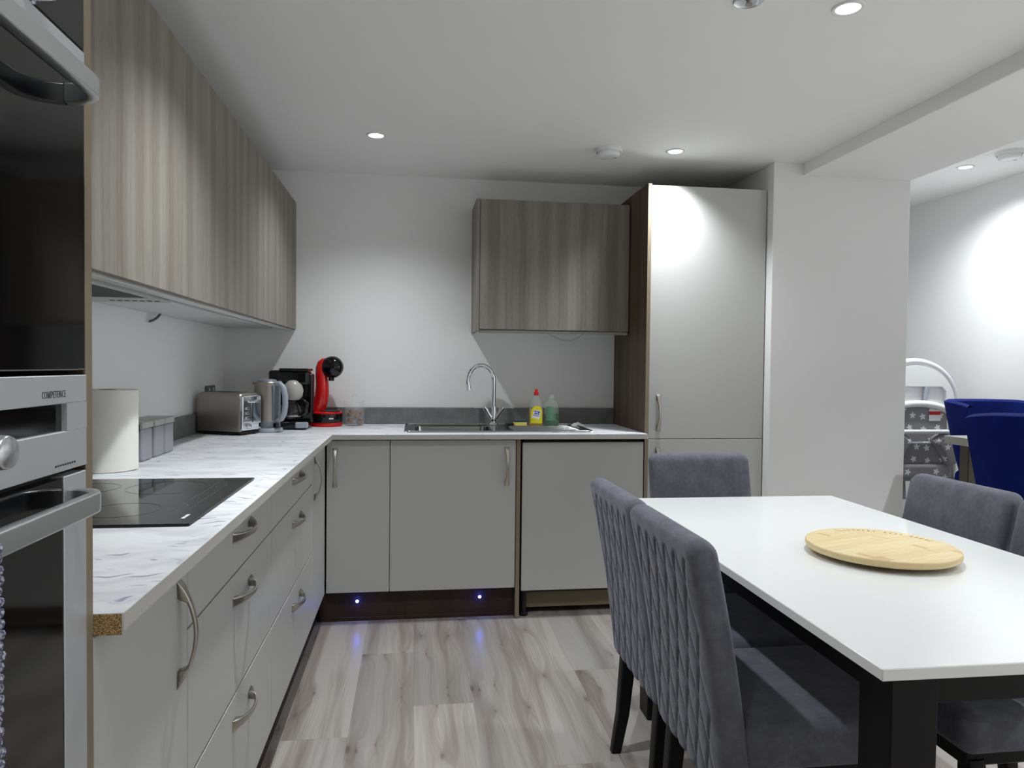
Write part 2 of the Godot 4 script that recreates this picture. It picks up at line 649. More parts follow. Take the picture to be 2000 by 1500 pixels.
func build_units():
	build_handle()
	var X := Vector3.RIGHT
	var Y := Vector3.UP
	var Z := Vector3.BACK
	# ---- left-hand base run, doors facing +x
	var t := thing("base_cabinet", "light grey base cabinet with tall door next to the oven housing", "cabinet", Vector3(-0.29, 0, 2.16))
	slab(t, "body", Vector3(-0.56, 0.15, 1.977), Vector3(-0.021, 0.845, 2.349), M.carcass_white)
	var d := slab(t, "door", Vector3(-0.019, 0.147, 1.978), Vector3(0, 0.8455, 2.349), M.door_grey)
	handle(t, d, Vector3(0, 0.727, 2.023), Y, X)
	for u in [[1.225, 1.975, "light grey three-drawer base unit beneath the black hob"], [0.4234, 1.225, "light grey three-drawer base unit between hob unit and corner"]]:
		t = thing("drawer_unit", u[2], "drawers", Vector3(-0.29, 0, (u[0] + u[1]) * 0.5))
		slab(t, "body", Vector3(-0.56, 0.15, u[0] + 0.002), Vector3(-0.021, 0.845, u[1] - 0.002), M.carcass_white)
		for dr in [[0.7195, 0.8455, 0.803], [0.4465, 0.7145, 0.659], [0.147, 0.4415, 0.381]]:
			d = slab(t, "drawer", Vector3(-0.019, dr[0], u[0] + 0.0015), Vector3(0, dr[1], u[1] - 0.0015), M.door_grey)
			handle(t, d, Vector3(0, dr[2], (u[0] + u[1]) * 0.5 - 0.03), Z, X)
	t = thing("corner_cabinet", "light grey corner base cabinet with narrow door by the drawers", "cabinet", Vector3(-0.29, 0, 0.2))
	slab(t, "body", Vector3(-0.56, 0.15, -0.55), Vector3(-0.021, 0.845, 0.421), M.carcass_white)
	d = slab(t, "door", Vector3(-0.019, 0.147, 0.008), Vector3(0, 0.8455, 0.4215), M.door_grey)
	handle(t, d, Vector3(0, 0.729, 0.352), Y, X)

	# ---- base run on the back wall, doors facing +z
	t = thing("base_cabinet", "light grey base cabinet with narrow door below worktop corner", "cabinet", Vector3(0.15, 0, -0.29))
	slab(t, "body", Vector3(0.004, 0.15, -0.56), Vector3(0.287, 0.845, -0.021), M.carcass_white)
	d = slab(t, "door", Vector3(0.006, 0.147, -0.019), Vector3(0.2885, 0.8455, 0), M.door_grey)
	handle(t, d, Vector3(0.044, 0.722, 0), Y, Z)
	t = thing("base_cabinet", "light grey sink base cabinet with one wide door", "cabinet", Vector3(0.58, 0, -0.29))
	slab(t, "body", Vector3(0.29, 0.15, -0.56), Vector3(0.874, 0.66, -0.021), M.carcass_white)
	d = slab(t, "door", Vector3(0.2915, 0.147, -0.019), Vector3(0.8735, 0.8455, 0), M.door_grey)
	handle(t, d, Vector3(0.831, 0.722, 0), Y, Z)
	t = thing("end_panel", "brown wood effect panel between sink cabinet and dishwasher", "panel", Vector3(0.886, 0, -0.28))
	slab(t, "board", Vector3(0.876, 0, -0.575), Vector3(0.8955, 0.852, 0.002), M.walnut_panel)
	slab(t, "edge_band", Vector3(0.8762, 0.001, 0.002), Vector3(0.8953, 0.8515, 0.0032), M.panel_edge, 0.0004)
	t = thing("integrated_dishwasher", "built-in dishwasher behind a handleless light grey door", "dishwasher", Vector3(1.2, 0, -0.29))
	slab(t, "tub", Vector3(0.915, 0.112, -0.57), Vector3(1.485, 0.845, -0.03), M.carcass_dark)
	slab(t, "door", Vector3(0.905, 0.13, -0.022), Vector3(1.494, 0.833, 0), M.door_grey)
	slab(t, "kick_board", Vector3(0.935, 0.03, -0.075), Vector3(1.485, 0.112, -0.06), M.bare_board).set_meta("label", "bare unfinished board")
	for fx in [0.925, 1.46]:
		var f := w(t)
		f.lathe([Vector2(0.012, 0.115), Vector2(0.012, 0.02), Vector2(0.02, 0.012), Vector2(0.02, 0.0), Vector2(0.0001, 0.0)], Vector3(fx, 0, -0.045), 16)
		part(t, "foot", f, M.black_matte)

	# ---- plinths with blue marker lights
	t = thing("plinth", "dark brown plinth board under the sink cabinets", "plinth", Vector3(0.43, 0, -0.05))
	slab(t, "board", Vector3(-0.03, 0.018, -0.062), Vector3(0.8755, 0.148, -0.046), M.plinth_walnut)
	slab(t, "seal", Vector3(-0.03, 0.0, -0.06), Vector3(0.8755, 0.018, -0.044), M.plinth_walnut)
	t = thing("plinth", "dark brown plinth board under the left drawer units", "plinth", Vector3(-0.05, 0, 1.1))
	slab(t, "board", Vector3(-0.062, 0.018, -0.046), Vector3(-0.046, 0.148, 2.35), M.plinth_walnut)
	slab(t, "seal", Vector3(-0.06, 0.0, -0.044), Vector3(-0.044, 0.018, 2.35), M.plinth_walnut)
	for p in [[0.142, 0.092, "small blue plinth light under the narrow corner door"], [0.713, 0.094, "small blue plinth light under the wide sink door"]]:
		t = thing("plinth_light", p[2], "light", Vector3(p[0], p[1], -0.046))
		var r := MB.new()
		r.at(Transform3D(Basis(Vector3.RIGHT, PI / 2)))
		r.lathe([Vector2(0.0105, 0), Vector2(0.0105, 0.0025), Vector2(0.0075, 0.003)], Vector3.ZERO, 20)
		part(t, "bezel", r, M.nickel)
		r = MB.new()
		r.at(Transform3D(Basis(Vector3.RIGHT, PI / 2)))
		r.lathe([Vector2(0.0075, 0.001), Vector2(0.006, 0.0032), Vector2(0.0001, 0.0036)], Vector3.ZERO, 16)
		part(t, "lamp", r, M.led_glow, "glowing blue-white lamp")
		var o := OmniLight3D.new()
		o.name = "lamp_light"
		o.position = Vector3(0, 0, 0.016)
		o.light_color = Color(0.25, 0.3, 1.0)
		o.light_energy = 0.0022
		o.light_size = 0.008
		o.omni_range = 6.0
		o.omni_attenuation = 2.0
		o.shadow_enabled = true
		t.add_child(o)

	# ---- tall fridge housing
	t = thing("fridge_housing", "tall light grey fridge cabinet with brown wood side panel", "cabinet", Vector3(1.82, 0, -0.3))
	slab(t, "side_panel", Vector3(1.5065, 0, -0.575), Vector3(1.5255, 2.081, -0.024), M.walnut_panel, 0.001)
	slab(t, "edge_band", Vector3(1.5067, 0.001, -0.024), Vector3(1.5253, 2.0805, -0.0228), M.panel_edge, 0.0004)
	slab(t, "body", Vector3(1.527, 0.1, -0.57), Vector3(2.122, 2.074, -0.068), M.carcass_white)
	slab(t, "plinth", Vector3(1.527, 0.0, -0.12), Vector3(2.122, 0.148, -0.1), M.plinth_walnut)
	d = slab(t, "door", Vector3(1.5275, 0.84555, -0.064), Vector3(2.1225, 2.0785, -0.044), M.door_grey)
	handle(t, d, Vector3(1.58, 0.972, -0.044), Y, Z)
	d = slab(t, "door", Vector3(1.5275, 0.147, -0.064), Vector3(2.1225, 0.8435, -0.044), M.door_grey)
	handle(t, d, Vector3(1.58, 0.71, -0.044), Y, Z)

	# ---- wall unit over the sink
	t = thing("wall_cabinet", "driftwood wall cabinet above the sink beside fridge housing", "cabinet", Vector3(1.1, 1.37, -0.44))
	slab(t, "side_panel", Vector3(0.7025, 1.368, BACK + 0.001), Vector3(0.7205, 2.0375, -0.303), M.driftwood, 0.001)
	slab(t, "body", Vector3(0.722, 1.376, BACK + 0.001), Vector3(1.503, 2.03, -0.324), M.carcass_white)
	slab(t, "door", Vector3(0.7225, 1.379, -0.322), Vector3(1.5025, 2.036, -0.303), M.driftwood)
	slab(t, "pelmet", Vector3(0.7225, 1.362, -0.345), Vector3(1.5025, 1.375, -0.312), M.oak_grey_top)
	# ---- wall units on the left
	for u in [[-0.5745, 0.2435, "narrow driftwood wall cabinet in the corner by the back wall"], [0.2435, 1.1, "middle driftwood wall cabinet over the left worktop"], [1.1, 1.955, "driftwood wall cabinet above the hob and extractor"], [1.955, 2.35, "driftwood wall cabinet tucked against the oven housing"]]:
		t = thing("wall_cabinet", u[2], "cabinet", Vector3(-0.4, 1.37, (u[0] + u[1]) * 0.5))
		slab(t, "body", Vector3(LEFT + 0.001, 1.384, u[0] + 0.001), Vector3(-0.2435, 2.03, u[1] - 0.001), M.carcass_white)
		slab(t, "base_board", Vector3(LEFT + 0.001, 1.376, u[0] + 0.001), Vector3(-0.345, 1.384, u[1] - 0.001), M.carcass_white)
		slab(t, "door", Vector3(-0.2415, 1.372, u[0] + 0.0015), Vector3(-0.2224, 2.036, u[1] - 0.0015), M.driftwood)
		slab(t, "pelmet", Vector3(-0.275, 1.366, u[0] + 0.001), Vector3(-0.2435, 1.383, u[1] - 0.001), M.carcass_white)

	# ---- extractor under the hob cabinet
	t = thing("cooker_hood", "slim grey extractor hood under the wall cabinet over hob", "cooker hood", Vector3(-0.4, 1.36, 1.55))
	var q := w(t)
	q.bb(Vector3(-0.56, 1.358, 1.19), Vector3(-0.282, 1.376, 1.335))
	q.bb(Vector3(-0.290, 1.358, 1.335), Vector3(-0.277, 1.376, 1.95))
	q.bb(Vector3(-0.56, 1.358, 1.335), Vector3(-0.535, 1.376, 1.95))
	part(t, "frame", q, M.canister_lid)
	q = w(t)
	q.bb(Vector3(-0.535, 1.3595, 1.335), Vector3(-0.29, 1.372, 1.95))
	part(t, "filter", q, M.mesh_filter, "dark metal grease filter")
	for k in 7:
		slab(t, "slot", Vector3(-0.415 + 0.019 * k, 1.3568, 1.246), Vector3(-0.404 + 0.019 * k, 1.3582, 1.256), M.black_matte, 0.0)
	t = thing("hood_cable", "loose grey cable hanging below left wall cabinets", "cable", Vector3(-0.575, 1.376, 0.44))
	q = w(t)
	q.tube([Vector3(-0.56, 1.376, 0.435), Vector3(-0.565, 1.362, 0.45), Vector3(-0.57, 1.35, 0.475), Vector3(-0.572, 1.343, 0.51)], 0.0045, 8)
	part(t, "cable", q, M.cable_grey)
	t = thing("under_cabinet_cable", "white cable loop drooping below the sink wall cabinet", "cable", Vector3(1.2, 1.368, -0.45))
	q = w(t)
	var pts := []
	for k in 17:
		var s := k / 16.0
		pts.append(Vector3(lerpf(1.085, 1.305, s), 1.374 - 0.042 * pow(sin(PI * pow(s, 1.25)), 1.0), -0.45))
	q.tube(pts, 0.003, 8)
	part(t, "cable", q, M.cable_white)

	# ---- worktop, L-shaped, with an opening for the sink bowl
	t = thing("worktop", "L-shaped white marble effect worktop with raw chipboard end", "worktop", Vector3(-0.2, TOP, 0.3))
	q = w(t)
	var y0 := TOP - 0.0225
	q.bb(Vector3(LEFT + 0.0005, y0, BACK + 0.0005), Vector3(0.0335, TOP, 2.346), 0.0)
	q.bb(Vector3(0.0335, y0, BACK + 0.0005), Vector3(0.40, TOP, 0.0335), 0.0)
	q.bb(Vector3(0.78, y0, BACK + 0.0005), Vector3(1.505, TOP, 0.0335), 0.0)
	q.bb(Vector3(0.40, y0, BACK + 0.0005), Vector3(0.78, TOP, -0.43), 0.0)
	q.bb(Vector3(0.40, y0, -0.12), Vector3(0.78, TOP, 0.0335), 0.0)
	part(t, "surface", q, M.marble_laminate)
	q = w(t)
	q.bb(Vector3(0.0335, y0, 0.0335), Vector3(0.0345, TOP - 0.0006, 2.346), 0.0)
	q.bb(Vector3(0.0345, y0, 0.0335), Vector3(1.505, TOP - 0.0006, 0.0345), 0.0)
	part(t, "front_edging", q, M.worktop_edge, "pale grey edging strip")
	q = w(t)
	q.bb(Vector3(-0.05, y0 - 0.005, 2.346), Vector3(0.0325, TOP - 0.001, 2.3475), 0.0)
	part(t, "raw_end", q, M.chipboard, "raw chipboard cut end")
	q = w(t)
	q.bb(Vector3(-0.3, y0 - 0.0055, 2.30), Vector3(0.0328, y0, 2.3465), 0.0)
	part(t, "backing_strip", q, M.worktop_edge)
	t = thing("upstand", "grey stone effect upstand along the back wall", "upstand", Vector3(0.5, TOP, BACK))
	slab(t, "strip", Vector3(LEFT + 0.016, TOP, BACK + 0.0005), Vector3(1.5055, 0.964, BACK + 0.015), M.grey_upstand)
	t = thing("upstand", "grey stone effect upstand along the left wall", "upstand", Vector3(LEFT, TOP, 0.9))
	slab(t, "strip", Vector3(LEFT + 0.0005, TOP, BACK + 0.0155), Vector3(LEFT + 0.015, 0.964, 2.345), M.grey_upstand)


# ------------------------------------------------------------------ oven tower
func lettering(root: Node3D, parent: Node3D, called: String, text: String, left: Vector3, along: Vector3, up: Vector3, width: float, height: float, m: Material):
	var tm := TextMesh.new()
	var f := SystemFont.new()
	f.font_names = PackedStringArray(["Droid Sans"])
	tm.font = f
	tm.text = text
	tm.font_size = 64
	tm.pixel_size = 0.001
	tm.depth = 0.004
	tm.horizontal_alignment = HORIZONTAL_ALIGNMENT_LEFT
	tm.vertical_alignment = VERTICAL_ALIGNMENT_BOTTOM
	var bx := tm.get_aabb()
	var o := part(parent, called, tm, m)
	var out := along.cross(up)
	var b := Basis(along * (width / maxf(bx.size.x, 0.001)), up * (height / maxf(bx.size.y, 0.001)), out * 0.1)
	o.transform = root.transform.affine_inverse() * Transform3D(b, left - b * Vector3(bx.position.x, bx.position.y, 0))


func build_tower():
	var t := thing("oven_housing", "tall brown edged oven housing left of the worktop", "cabinet", Vector3(-0.29, 0, 2.68))
	slab(t, "side_panel", Vector3(-0.58, 0, 2.3525), Vector3(0.0, 2.081, 2.3715), M.walnut_panel, 0.001)
	slab(t, "side_panel", Vector3(-0.58, 0, 2.9715), Vector3(0.0, 2.081, 2.9905), M.walnut_panel, 0.001)
	for z in [2.3527, 2.9717]:
		slab(t, "edge_band", Vector3(0.0, 0.001, z), Vector3(0.0012, 2.0805, z + 0.0186), M.panel_edge, 0.0004)
	slab(t, "back_board", Vector3(-0.58, 0.1, 2.372), Vector3(-0.56, 2.08, 2.971), M.carcass_dark)
	slab(t, "shelf", Vector3(-0.56, 0.56, 2.372), Vector3(-0.02, 0.578, 2.971), M.carcass_dark)
	var d := slab(t, "door", Vector3(-0.019, 0.15, 2.374), Vector3(-0.001, 0.572, 2.969), M.door_grey)
	handle(t, d, Vector3(-0.001, 0.5, 2.67), Vector3.BACK, Vector3.RIGHT)
	slab(t, "door", Vector3(-0.019, 1.69, 2.374), Vector3(-0.001, 2.078, 2.969), M.driftwood)
	slab(t, "plinth", Vector3(-0.062, 0, 2.372), Vector3(-0.046, 0.147, 2.971), M.plinth_walnut)

	t = thing("oven", "silver built-in oven with dark window and bar handle", "oven", Vector3(-0.25, 0.58, 2.67))
	slab(t, "body", Vector3(-0.54, 0.585, 2.376), Vector3(-0.012, 1.174, 2.967), M.carcass_dark)
	var cp := w(t)
	# fascia with a sunk display window
	cp.bb(Vector3(-0.012, 1.068, 2.3745), Vector3(0.004, 1.113, 2.969))
	cp.bb(Vector3(-0.012, 1.1445, 2.3745), Vector3(0.004, 1.1765, 2.969))
	cp.bb(Vector3(-0.012, 1.113, 2.3745), Vector3(0.004, 1.1445, 2.424), 0.0)
	cp.bb(Vector3(-0.012, 1.113, 2.90), Vector3(0.004, 1.1445, 2.969), 0.0)
	var fascia := part(t, "control_panel", cp, M.oven_silver)
	slab(t, "display", Vector3(-0.008, 1.113, 2.424), Vector3(-0.002, 1.1445, 2.90), M.black_glass, 0.0)
	lettering(t, fascia, "lettering", "COMPETENCE", Vector3(0.0041, 1.152, 2.479), Vector3(0, 0, -1), Vector3.UP, 0.052, 0.0075, M.dark_print)
	var sm := w(t)
	for k in 9:
		sm.bb(Vector3(0.004, 1.0745, 2.452 - 0.0055 * k), Vector3(0.0043, 1.0765, 2.4485 - 0.0055 * k), 0.0)
	part(fascia, "small_print", sm, M.dark_print)
	var kb := w(t)
	kb.at(Transform3D(Basis(Vector3.BACK, -PI / 2), Vector3(0.004, 1.108, 2.588)))
	kb.lathe([Vector2(0.020, 0), Vector2(0.0195, 0.004), Vector2(0.0165, 0.006), Vector2(0.016, 0.022), Vector2(0.0145, 0.0255), Vector2(0.0001, 0.0265)], Vector3.ZERO, 32)
	part(t, "knob", kb, M.oven_handle_metal, "round brushed metal knob")
	var dr := w(t)
	dr.bb(Vector3(-0.012, 0.59, 2.3765), Vector3(0.004, 1.0615, 2.431))
	dr.bb(Vector3(-0.012, 0.59, 2.914), Vector3(0.004, 1.0615, 2.967))
	dr.bb(Vector3(-0.012, 0.59, 2.431), Vector3(0.004, 0.63, 2.914))
	var door := part(t, "door", dr, M.oven_silver)
	var gl := w(t)
	gl.bb(Vector3(-0.011, 0.63, 2.431), Vector3(0.0025, 1.06, 2.914), 0.0)
	part(door, "window", gl, M.black_glass, "dark glass window")
	bar_handle(t, door, 1.035, 0.012, 0.0225)

	t = thing("compact_oven", "black glass built-in compact oven above the silver oven", "oven", Vector3(-0.25, 1.18, 2.67))
	slab(t, "body", Vector3(-0.54, 1.182, 2.376), Vector3(-0.012, 1.683, 2.967), M.carcass_dark)
	door = slab(t, "door", Vector3(-0.012, 1.182, 2.3745), Vector3(0.002, 1.514, 2.969), M.black_glass)
	slab(t, "control_panel", Vector3(-0.012, 1.563, 2.3745), Vector3(0.002, 1.685, 2.969), M.black_glass)
	part(door, "trim", slab_mb(t, Vector3(-0.012, 1.516, 2.3745), Vector3(0.003, 1.561, 2.969)), M.oven_silver, "brushed silver strip")
	bar_handle(t, door, 1.496, 0.012, 0.022)
	kb = w(t)
	kb.at(Transform3D(Basis(Vector3.BACK, -PI / 2), Vector3(0.002, 1.583, 2.497)))
	kb.lathe([Vector2(0.023, 0), Vector2(0.023, 0.003), Vector2(0.020, 0.005), Vector2(0.019, 0.02), Vector2(0.0175, 0.0225), Vector2(0.0001, 0.0215)], Vector3.ZERO, 36)
	part(t, "knob", kb, M.chrome, "round chrome knob")

	# tea towel over the lower oven handle
	t = thing("tea_towel", "purple and white woven tea towel on the oven handle", "towel", Vector3(0.05, 0.62, 2.74))
	var rows := []
	var prof := [Vector2(0.028, 0.70), Vector2(0.027, 0.85), Vector2(0.027, 1.0), Vector2(0.030, 1.04), Vector2(0.042, 1.053), Vector2(0.055, 1.045), Vector2(0.060, 1.02), Vector2(0.061, 0.95), Vector2(0.062, 0.85), Vector2(0.061, 0.75), Vector2(0.063, 0.64)]
	for k in 31:
		var zz := 2.672 + 0.2 * k / 30.0
		var row := PackedVector3Array()
		for j in prof.size():
			row.append(Vector3(prof[j].x + 0.0025 * sin(k * 0.9 + j * 0.3), prof[j].y, zz + 0.002 * sin(j * 2.3)))
		rows.append(row)
	var tw := w(t)
	tw.grid(rows)
	var back := []
	for r in rows:
		var row := PackedVector3Array()
		for j in r.size():
			var pv: Vector3 = r[j]
			row.append(pv + Vector3(0.0035 if j < 5 else -0.0035, -0.002, 0))
		back.append(row)
	tw.grid(back, false, true)
	part(t, "cloth", tw, M.towel_weave)
	var bob := w(t)
	var g := RandomNumberGenerator.new()
	g.seed = 5
	for k in 46:
		var yy := 0.64 + 0.4 * k / 45.0
		var c := Vector3(0.0615 + g.randf_range(-0.001, 0.0015), yy, 2.671 + g.randf_range(-0.0015, 0.0015))
		bob.lathe([Vector2(0.0001, 0.0048), Vector2(0.0036, 0.003), Vector2(0.0045, 0), Vector2(0.0036, -0.003), Vector2(0.0001, -0.0048)], c, 8)
	part(t, "looped_edge", bob, M.towel_weave)


func slab_mb(root: Node3D, a: Vector3, b: Vector3) -> MB:
	var q := w(root)
	q.bb(a, b)
	return q


# flat bar handle across an oven door, its ends curving back to the door
func bar_handle(root: Node3D, door: Node3D, y: float, thick: float, tall: float):
	var q := w(root)
	var path := []
	for k in 7:
		var a := PI / 2 * k / 6.0
		path.append(Vector2(0.003 + 0.040 * sin(a), 2.452 - 0.034 * cos(a) + 0.0))
	var full := path.duplicate()
	path.reverse()
	for p in path:
		full.append(Vector2(p.x, 2.67 * 2.0 - p.y))
	var rows := []
	for k in full.size():
		var a: Vector2 = full[maxi(k - 1, 0)]
		var b: Vector2 = full[mini(k + 1, full.size() - 1)]
		var dir := (b - a).normalized()
		var nrm := Vector2(dir.y, -dir.x) * thick * 0.5
		var ring := PackedVector3Array()
		for e in [[-1, -0.8], [-0.8, -1], [0.8, -1], [1, -0.8], [1, 0.8], [0.8, 1], [-0.8, 1], [-1, 0.8]]:
			var p: Vector2 = full[k] + nrm * e[0]
			ring.append(Vector3(p.x, y + e[1] * tall * 0.5, p.y))
		rows.append(ring)
	q.grid(rows, true, true)
	part(door, "handle", q, M.oven_handle_metal, "silver bar handle")


# ------------------------------------------------------------------ hob, sink, tap
func build_hob_sink():
	var t := thing("hob", "black glass induction hob set into the worktop", "hob", Vector3(-0.29, TOP, 1.57))
	var q := w(t)
	q.bb(Vector3(-0.548, TOP, 1.283), Vector3(-0.033, TOP + 0.0055, 1.855), 0.0025)
	part(t, "glass", q, M.hob_glass)
	for z in [[-0.40, 1.43, 0.075], [-0.40, 1.71, 0.095], [-0.21, 1.43, 0.095], [-0.21, 1.71, 0.075]]:
		q = w(t)
		q.lathe([Vector2(z[2], 0.0), Vector2(z[2], 0.0004), Vector2(z[2], 0.0004), Vector2(z[2] - 0.0007, 0.0004)], Vector3(z[0], TOP + 0.0055, z[1]), 48)
		part(t, "zone_ring", q, M.hob_print)
	q = w(t)
	for k in 12:
		var zz := 1.40 + 0.026 * k
		q.bb(Vector3(-0.078, TOP + 0.0055, zz), Vector3(-0.0765, TOP + 0.0058, zz + 0.012), 0.0)
		if k % 3 == 1:
			q.bb(Vector3(-0.095, TOP + 0.0055, zz), Vector3(-0.092, TOP + 0.0058, zz + 0.006), 0.0)
	for e in [[1.36, 1.74]]:
		q.bb(Vector3(-0.106, TOP + 0.0055, e[0]), Vector3(-0.1052, TOP + 0.0058, e[1]), 0.0)
	part(t, "control_marks", q, M.grey_print)
	q = w(t)
	q.bb(Vector3(-0.064, TOP + 0.0055, 1.765), Vector3(-0.057, TOP + 0.0058, 1.807), 0.0)
	part(t, "maker_mark", q, M.white_print, "small white printed mark")

	t = thing("sink", "stainless steel sink with bowl and ribbed drainer", "sink", Vector3(0.8, TOP, -0.28))
	var y := TOP + 0.0035
	q = w(t)
	q.bb(Vector3(0.355, TOP, -0.505), Vector3(0.405, y, -0.072), 0.002)
	q.bb(Vector3(0.775, TOP, -0.505), Vector3(1.262, y, -0.072), 0.002)
	q.bb(Vector3(0.40, TOP, -0.505), Vector3(0.78, y, -0.425), 0.0)
	q.bb(Vector3(0.40, TOP, -0.125), Vector3(0.78, y, -0.072), 0.0)
	part(t, "deck", q, M.steel)
	q = w(t)
	var rim := []
	for k in 5:
		for c in [[0.375, -0.092, PI], [1.242, -0.092, PI * 1.5], [1.242, -0.485, 0.0], [0.375, -0.485, PI * 0.5]]:
			pass
	for c in [[0.377, -0.094, 1, PI * 0.5], [1.24, -0.094, 1, 0.0], [1.24, -0.483, 1, -PI * 0.5], [0.377, -0.483, 1, -PI]]:
		for k in 5:
			var a: float = c[3] + PI * 0.5 * (1.0 - k / 4.0)
			rim.append(Vector3(c[0] + 0.022 * cos(a), y + 0.001, c[1] + 0.022 * sin(a)))
	rim.append(rim[0])
	q.tube(rim, 0.004, 8, false)
	part(t, "raised_rim", q, M.steel)
	q = w(t)
	var bowl := []
	for lv in [[0.0, 0.0], [0.004, -0.006], [0.008, -0.05], [0.014, -0.13], [0.035, -0.15], [0.12, -0.152]]:
		var ring := PackedVector3Array()
		for c in [[0.445, -0.165, PI * 0.5], [0.735, -0.165, 0.0], [0.735, -0.385, -PI * 0.5], [0.445, -0.385, -PI]]:
			for k in 6:
				var a: float = c[2] + PI * 0.5 * (1.0 - k / 5.0)
				var rr := maxf(0.045 - lv[0], 0.004)
				var cx: float = c[0] + (1 if c[0] < 0.6 else -1) * maxf(lv[0] - 0.041, 0.0)
				var cz: float = c[1] + (-1 if c[1] > -0.28 else 1) * maxf(lv[0] - 0.041, 0.0)
				ring.append(Vector3(cx + rr * cos(a), y - 0.001 + lv[1], cz + rr * sin(a)))
		bowl.append(ring)
	q.grid(bowl, true)
	q.fan(bowl[-1], true)
	part(t, "bowl", q, M.steel)
	for k in 6:
		q = w(t)
		var zz := -0.15 - 0.045 * k
		q.tube([Vector3(0.88, y - 0.002, zz), Vector3(0.9, y + 0.0015, zz), Vector3(1.19, y + 0.0015, zz), Vector3(1.21, y - 0.002, zz)], 0.0055, 8)
		part(t, "drainer_rib", q, M.steel)

	t = thing("mixer_tap", "chrome swan-neck mixer tap with two lever handles", "tap", Vector3(0.817, y, -0.46))
	var b := MB.new()
	b.lathe([Vector2(0.0001, 0), Vector2(0.026, 0), Vector2(0.026, 0.004), Vector2(0.021, 0.007), Vector2(0.016, 0.014), Vector2(0.0155, 0.022), Vector2(0.018, 0.03), Vector2(0.0155, 0.045), Vector2(0.0145, 0.09), Vector2(0.0125, 0.1)], Vector3.ZERO, 28)
	part(t, "body", b, M.chrome)
	b = MB.new()
	var pth := [Vector3(0, 0.085, 0), Vector3(0, 0.15, 0), Vector3(0, 0.212, 0)]
	for k in 17:
		var a := PI * 1.10 * (k + 1) / 17.0
		pth.append(Vector3(-0.069 + 0.069 * cos(a), 0.232 + 0.085 * sin(a), 0.0))
	b.tube(pth, 0.0115, 16)
	var e: Vector3 = pth[-1]
	var dirn: Vector3 = (pth[-1] - pth[-2]).normalized()
	b.tube([e, e + dirn * 0.022], 0.0125, 16)
	part(t, "spout", b, M.chrome)
	for s in [-1.0, 1.0]:
		b = MB.new()
		b.tube([Vector3(0, 0.012, 0), Vector3(s * 0.008, 0.032, 0.0), Vector3(s * 0.026, 0.058, 0.004), Vector3(s * 0.041, 0.083, 0.008)], [0.012, 0.0115, 0.0105, 0.0105], 14)
		b.tube([Vector3(s * 0.037, 0.076, 0.007), Vector3(s * 0.045, 0.089, 0.009), Vector3(s * 0.049, 0.096, 0.010)], [0.0135, 0.0135, 0.011], 14)
		var arm := part(t, "valve_arm", b, M.chrome)
		b = MB.new()
		b.tube([Vector3(s * 0.046, 0.092, 0.009), Vector3(s * 0.07, 0.0925, 0.012), Vector3(s * 0.107, 0.0915, 0.016)], [0.0045, 0.0035, 0.0038], 10)
		part(arm, "lever", b, M.chrome)


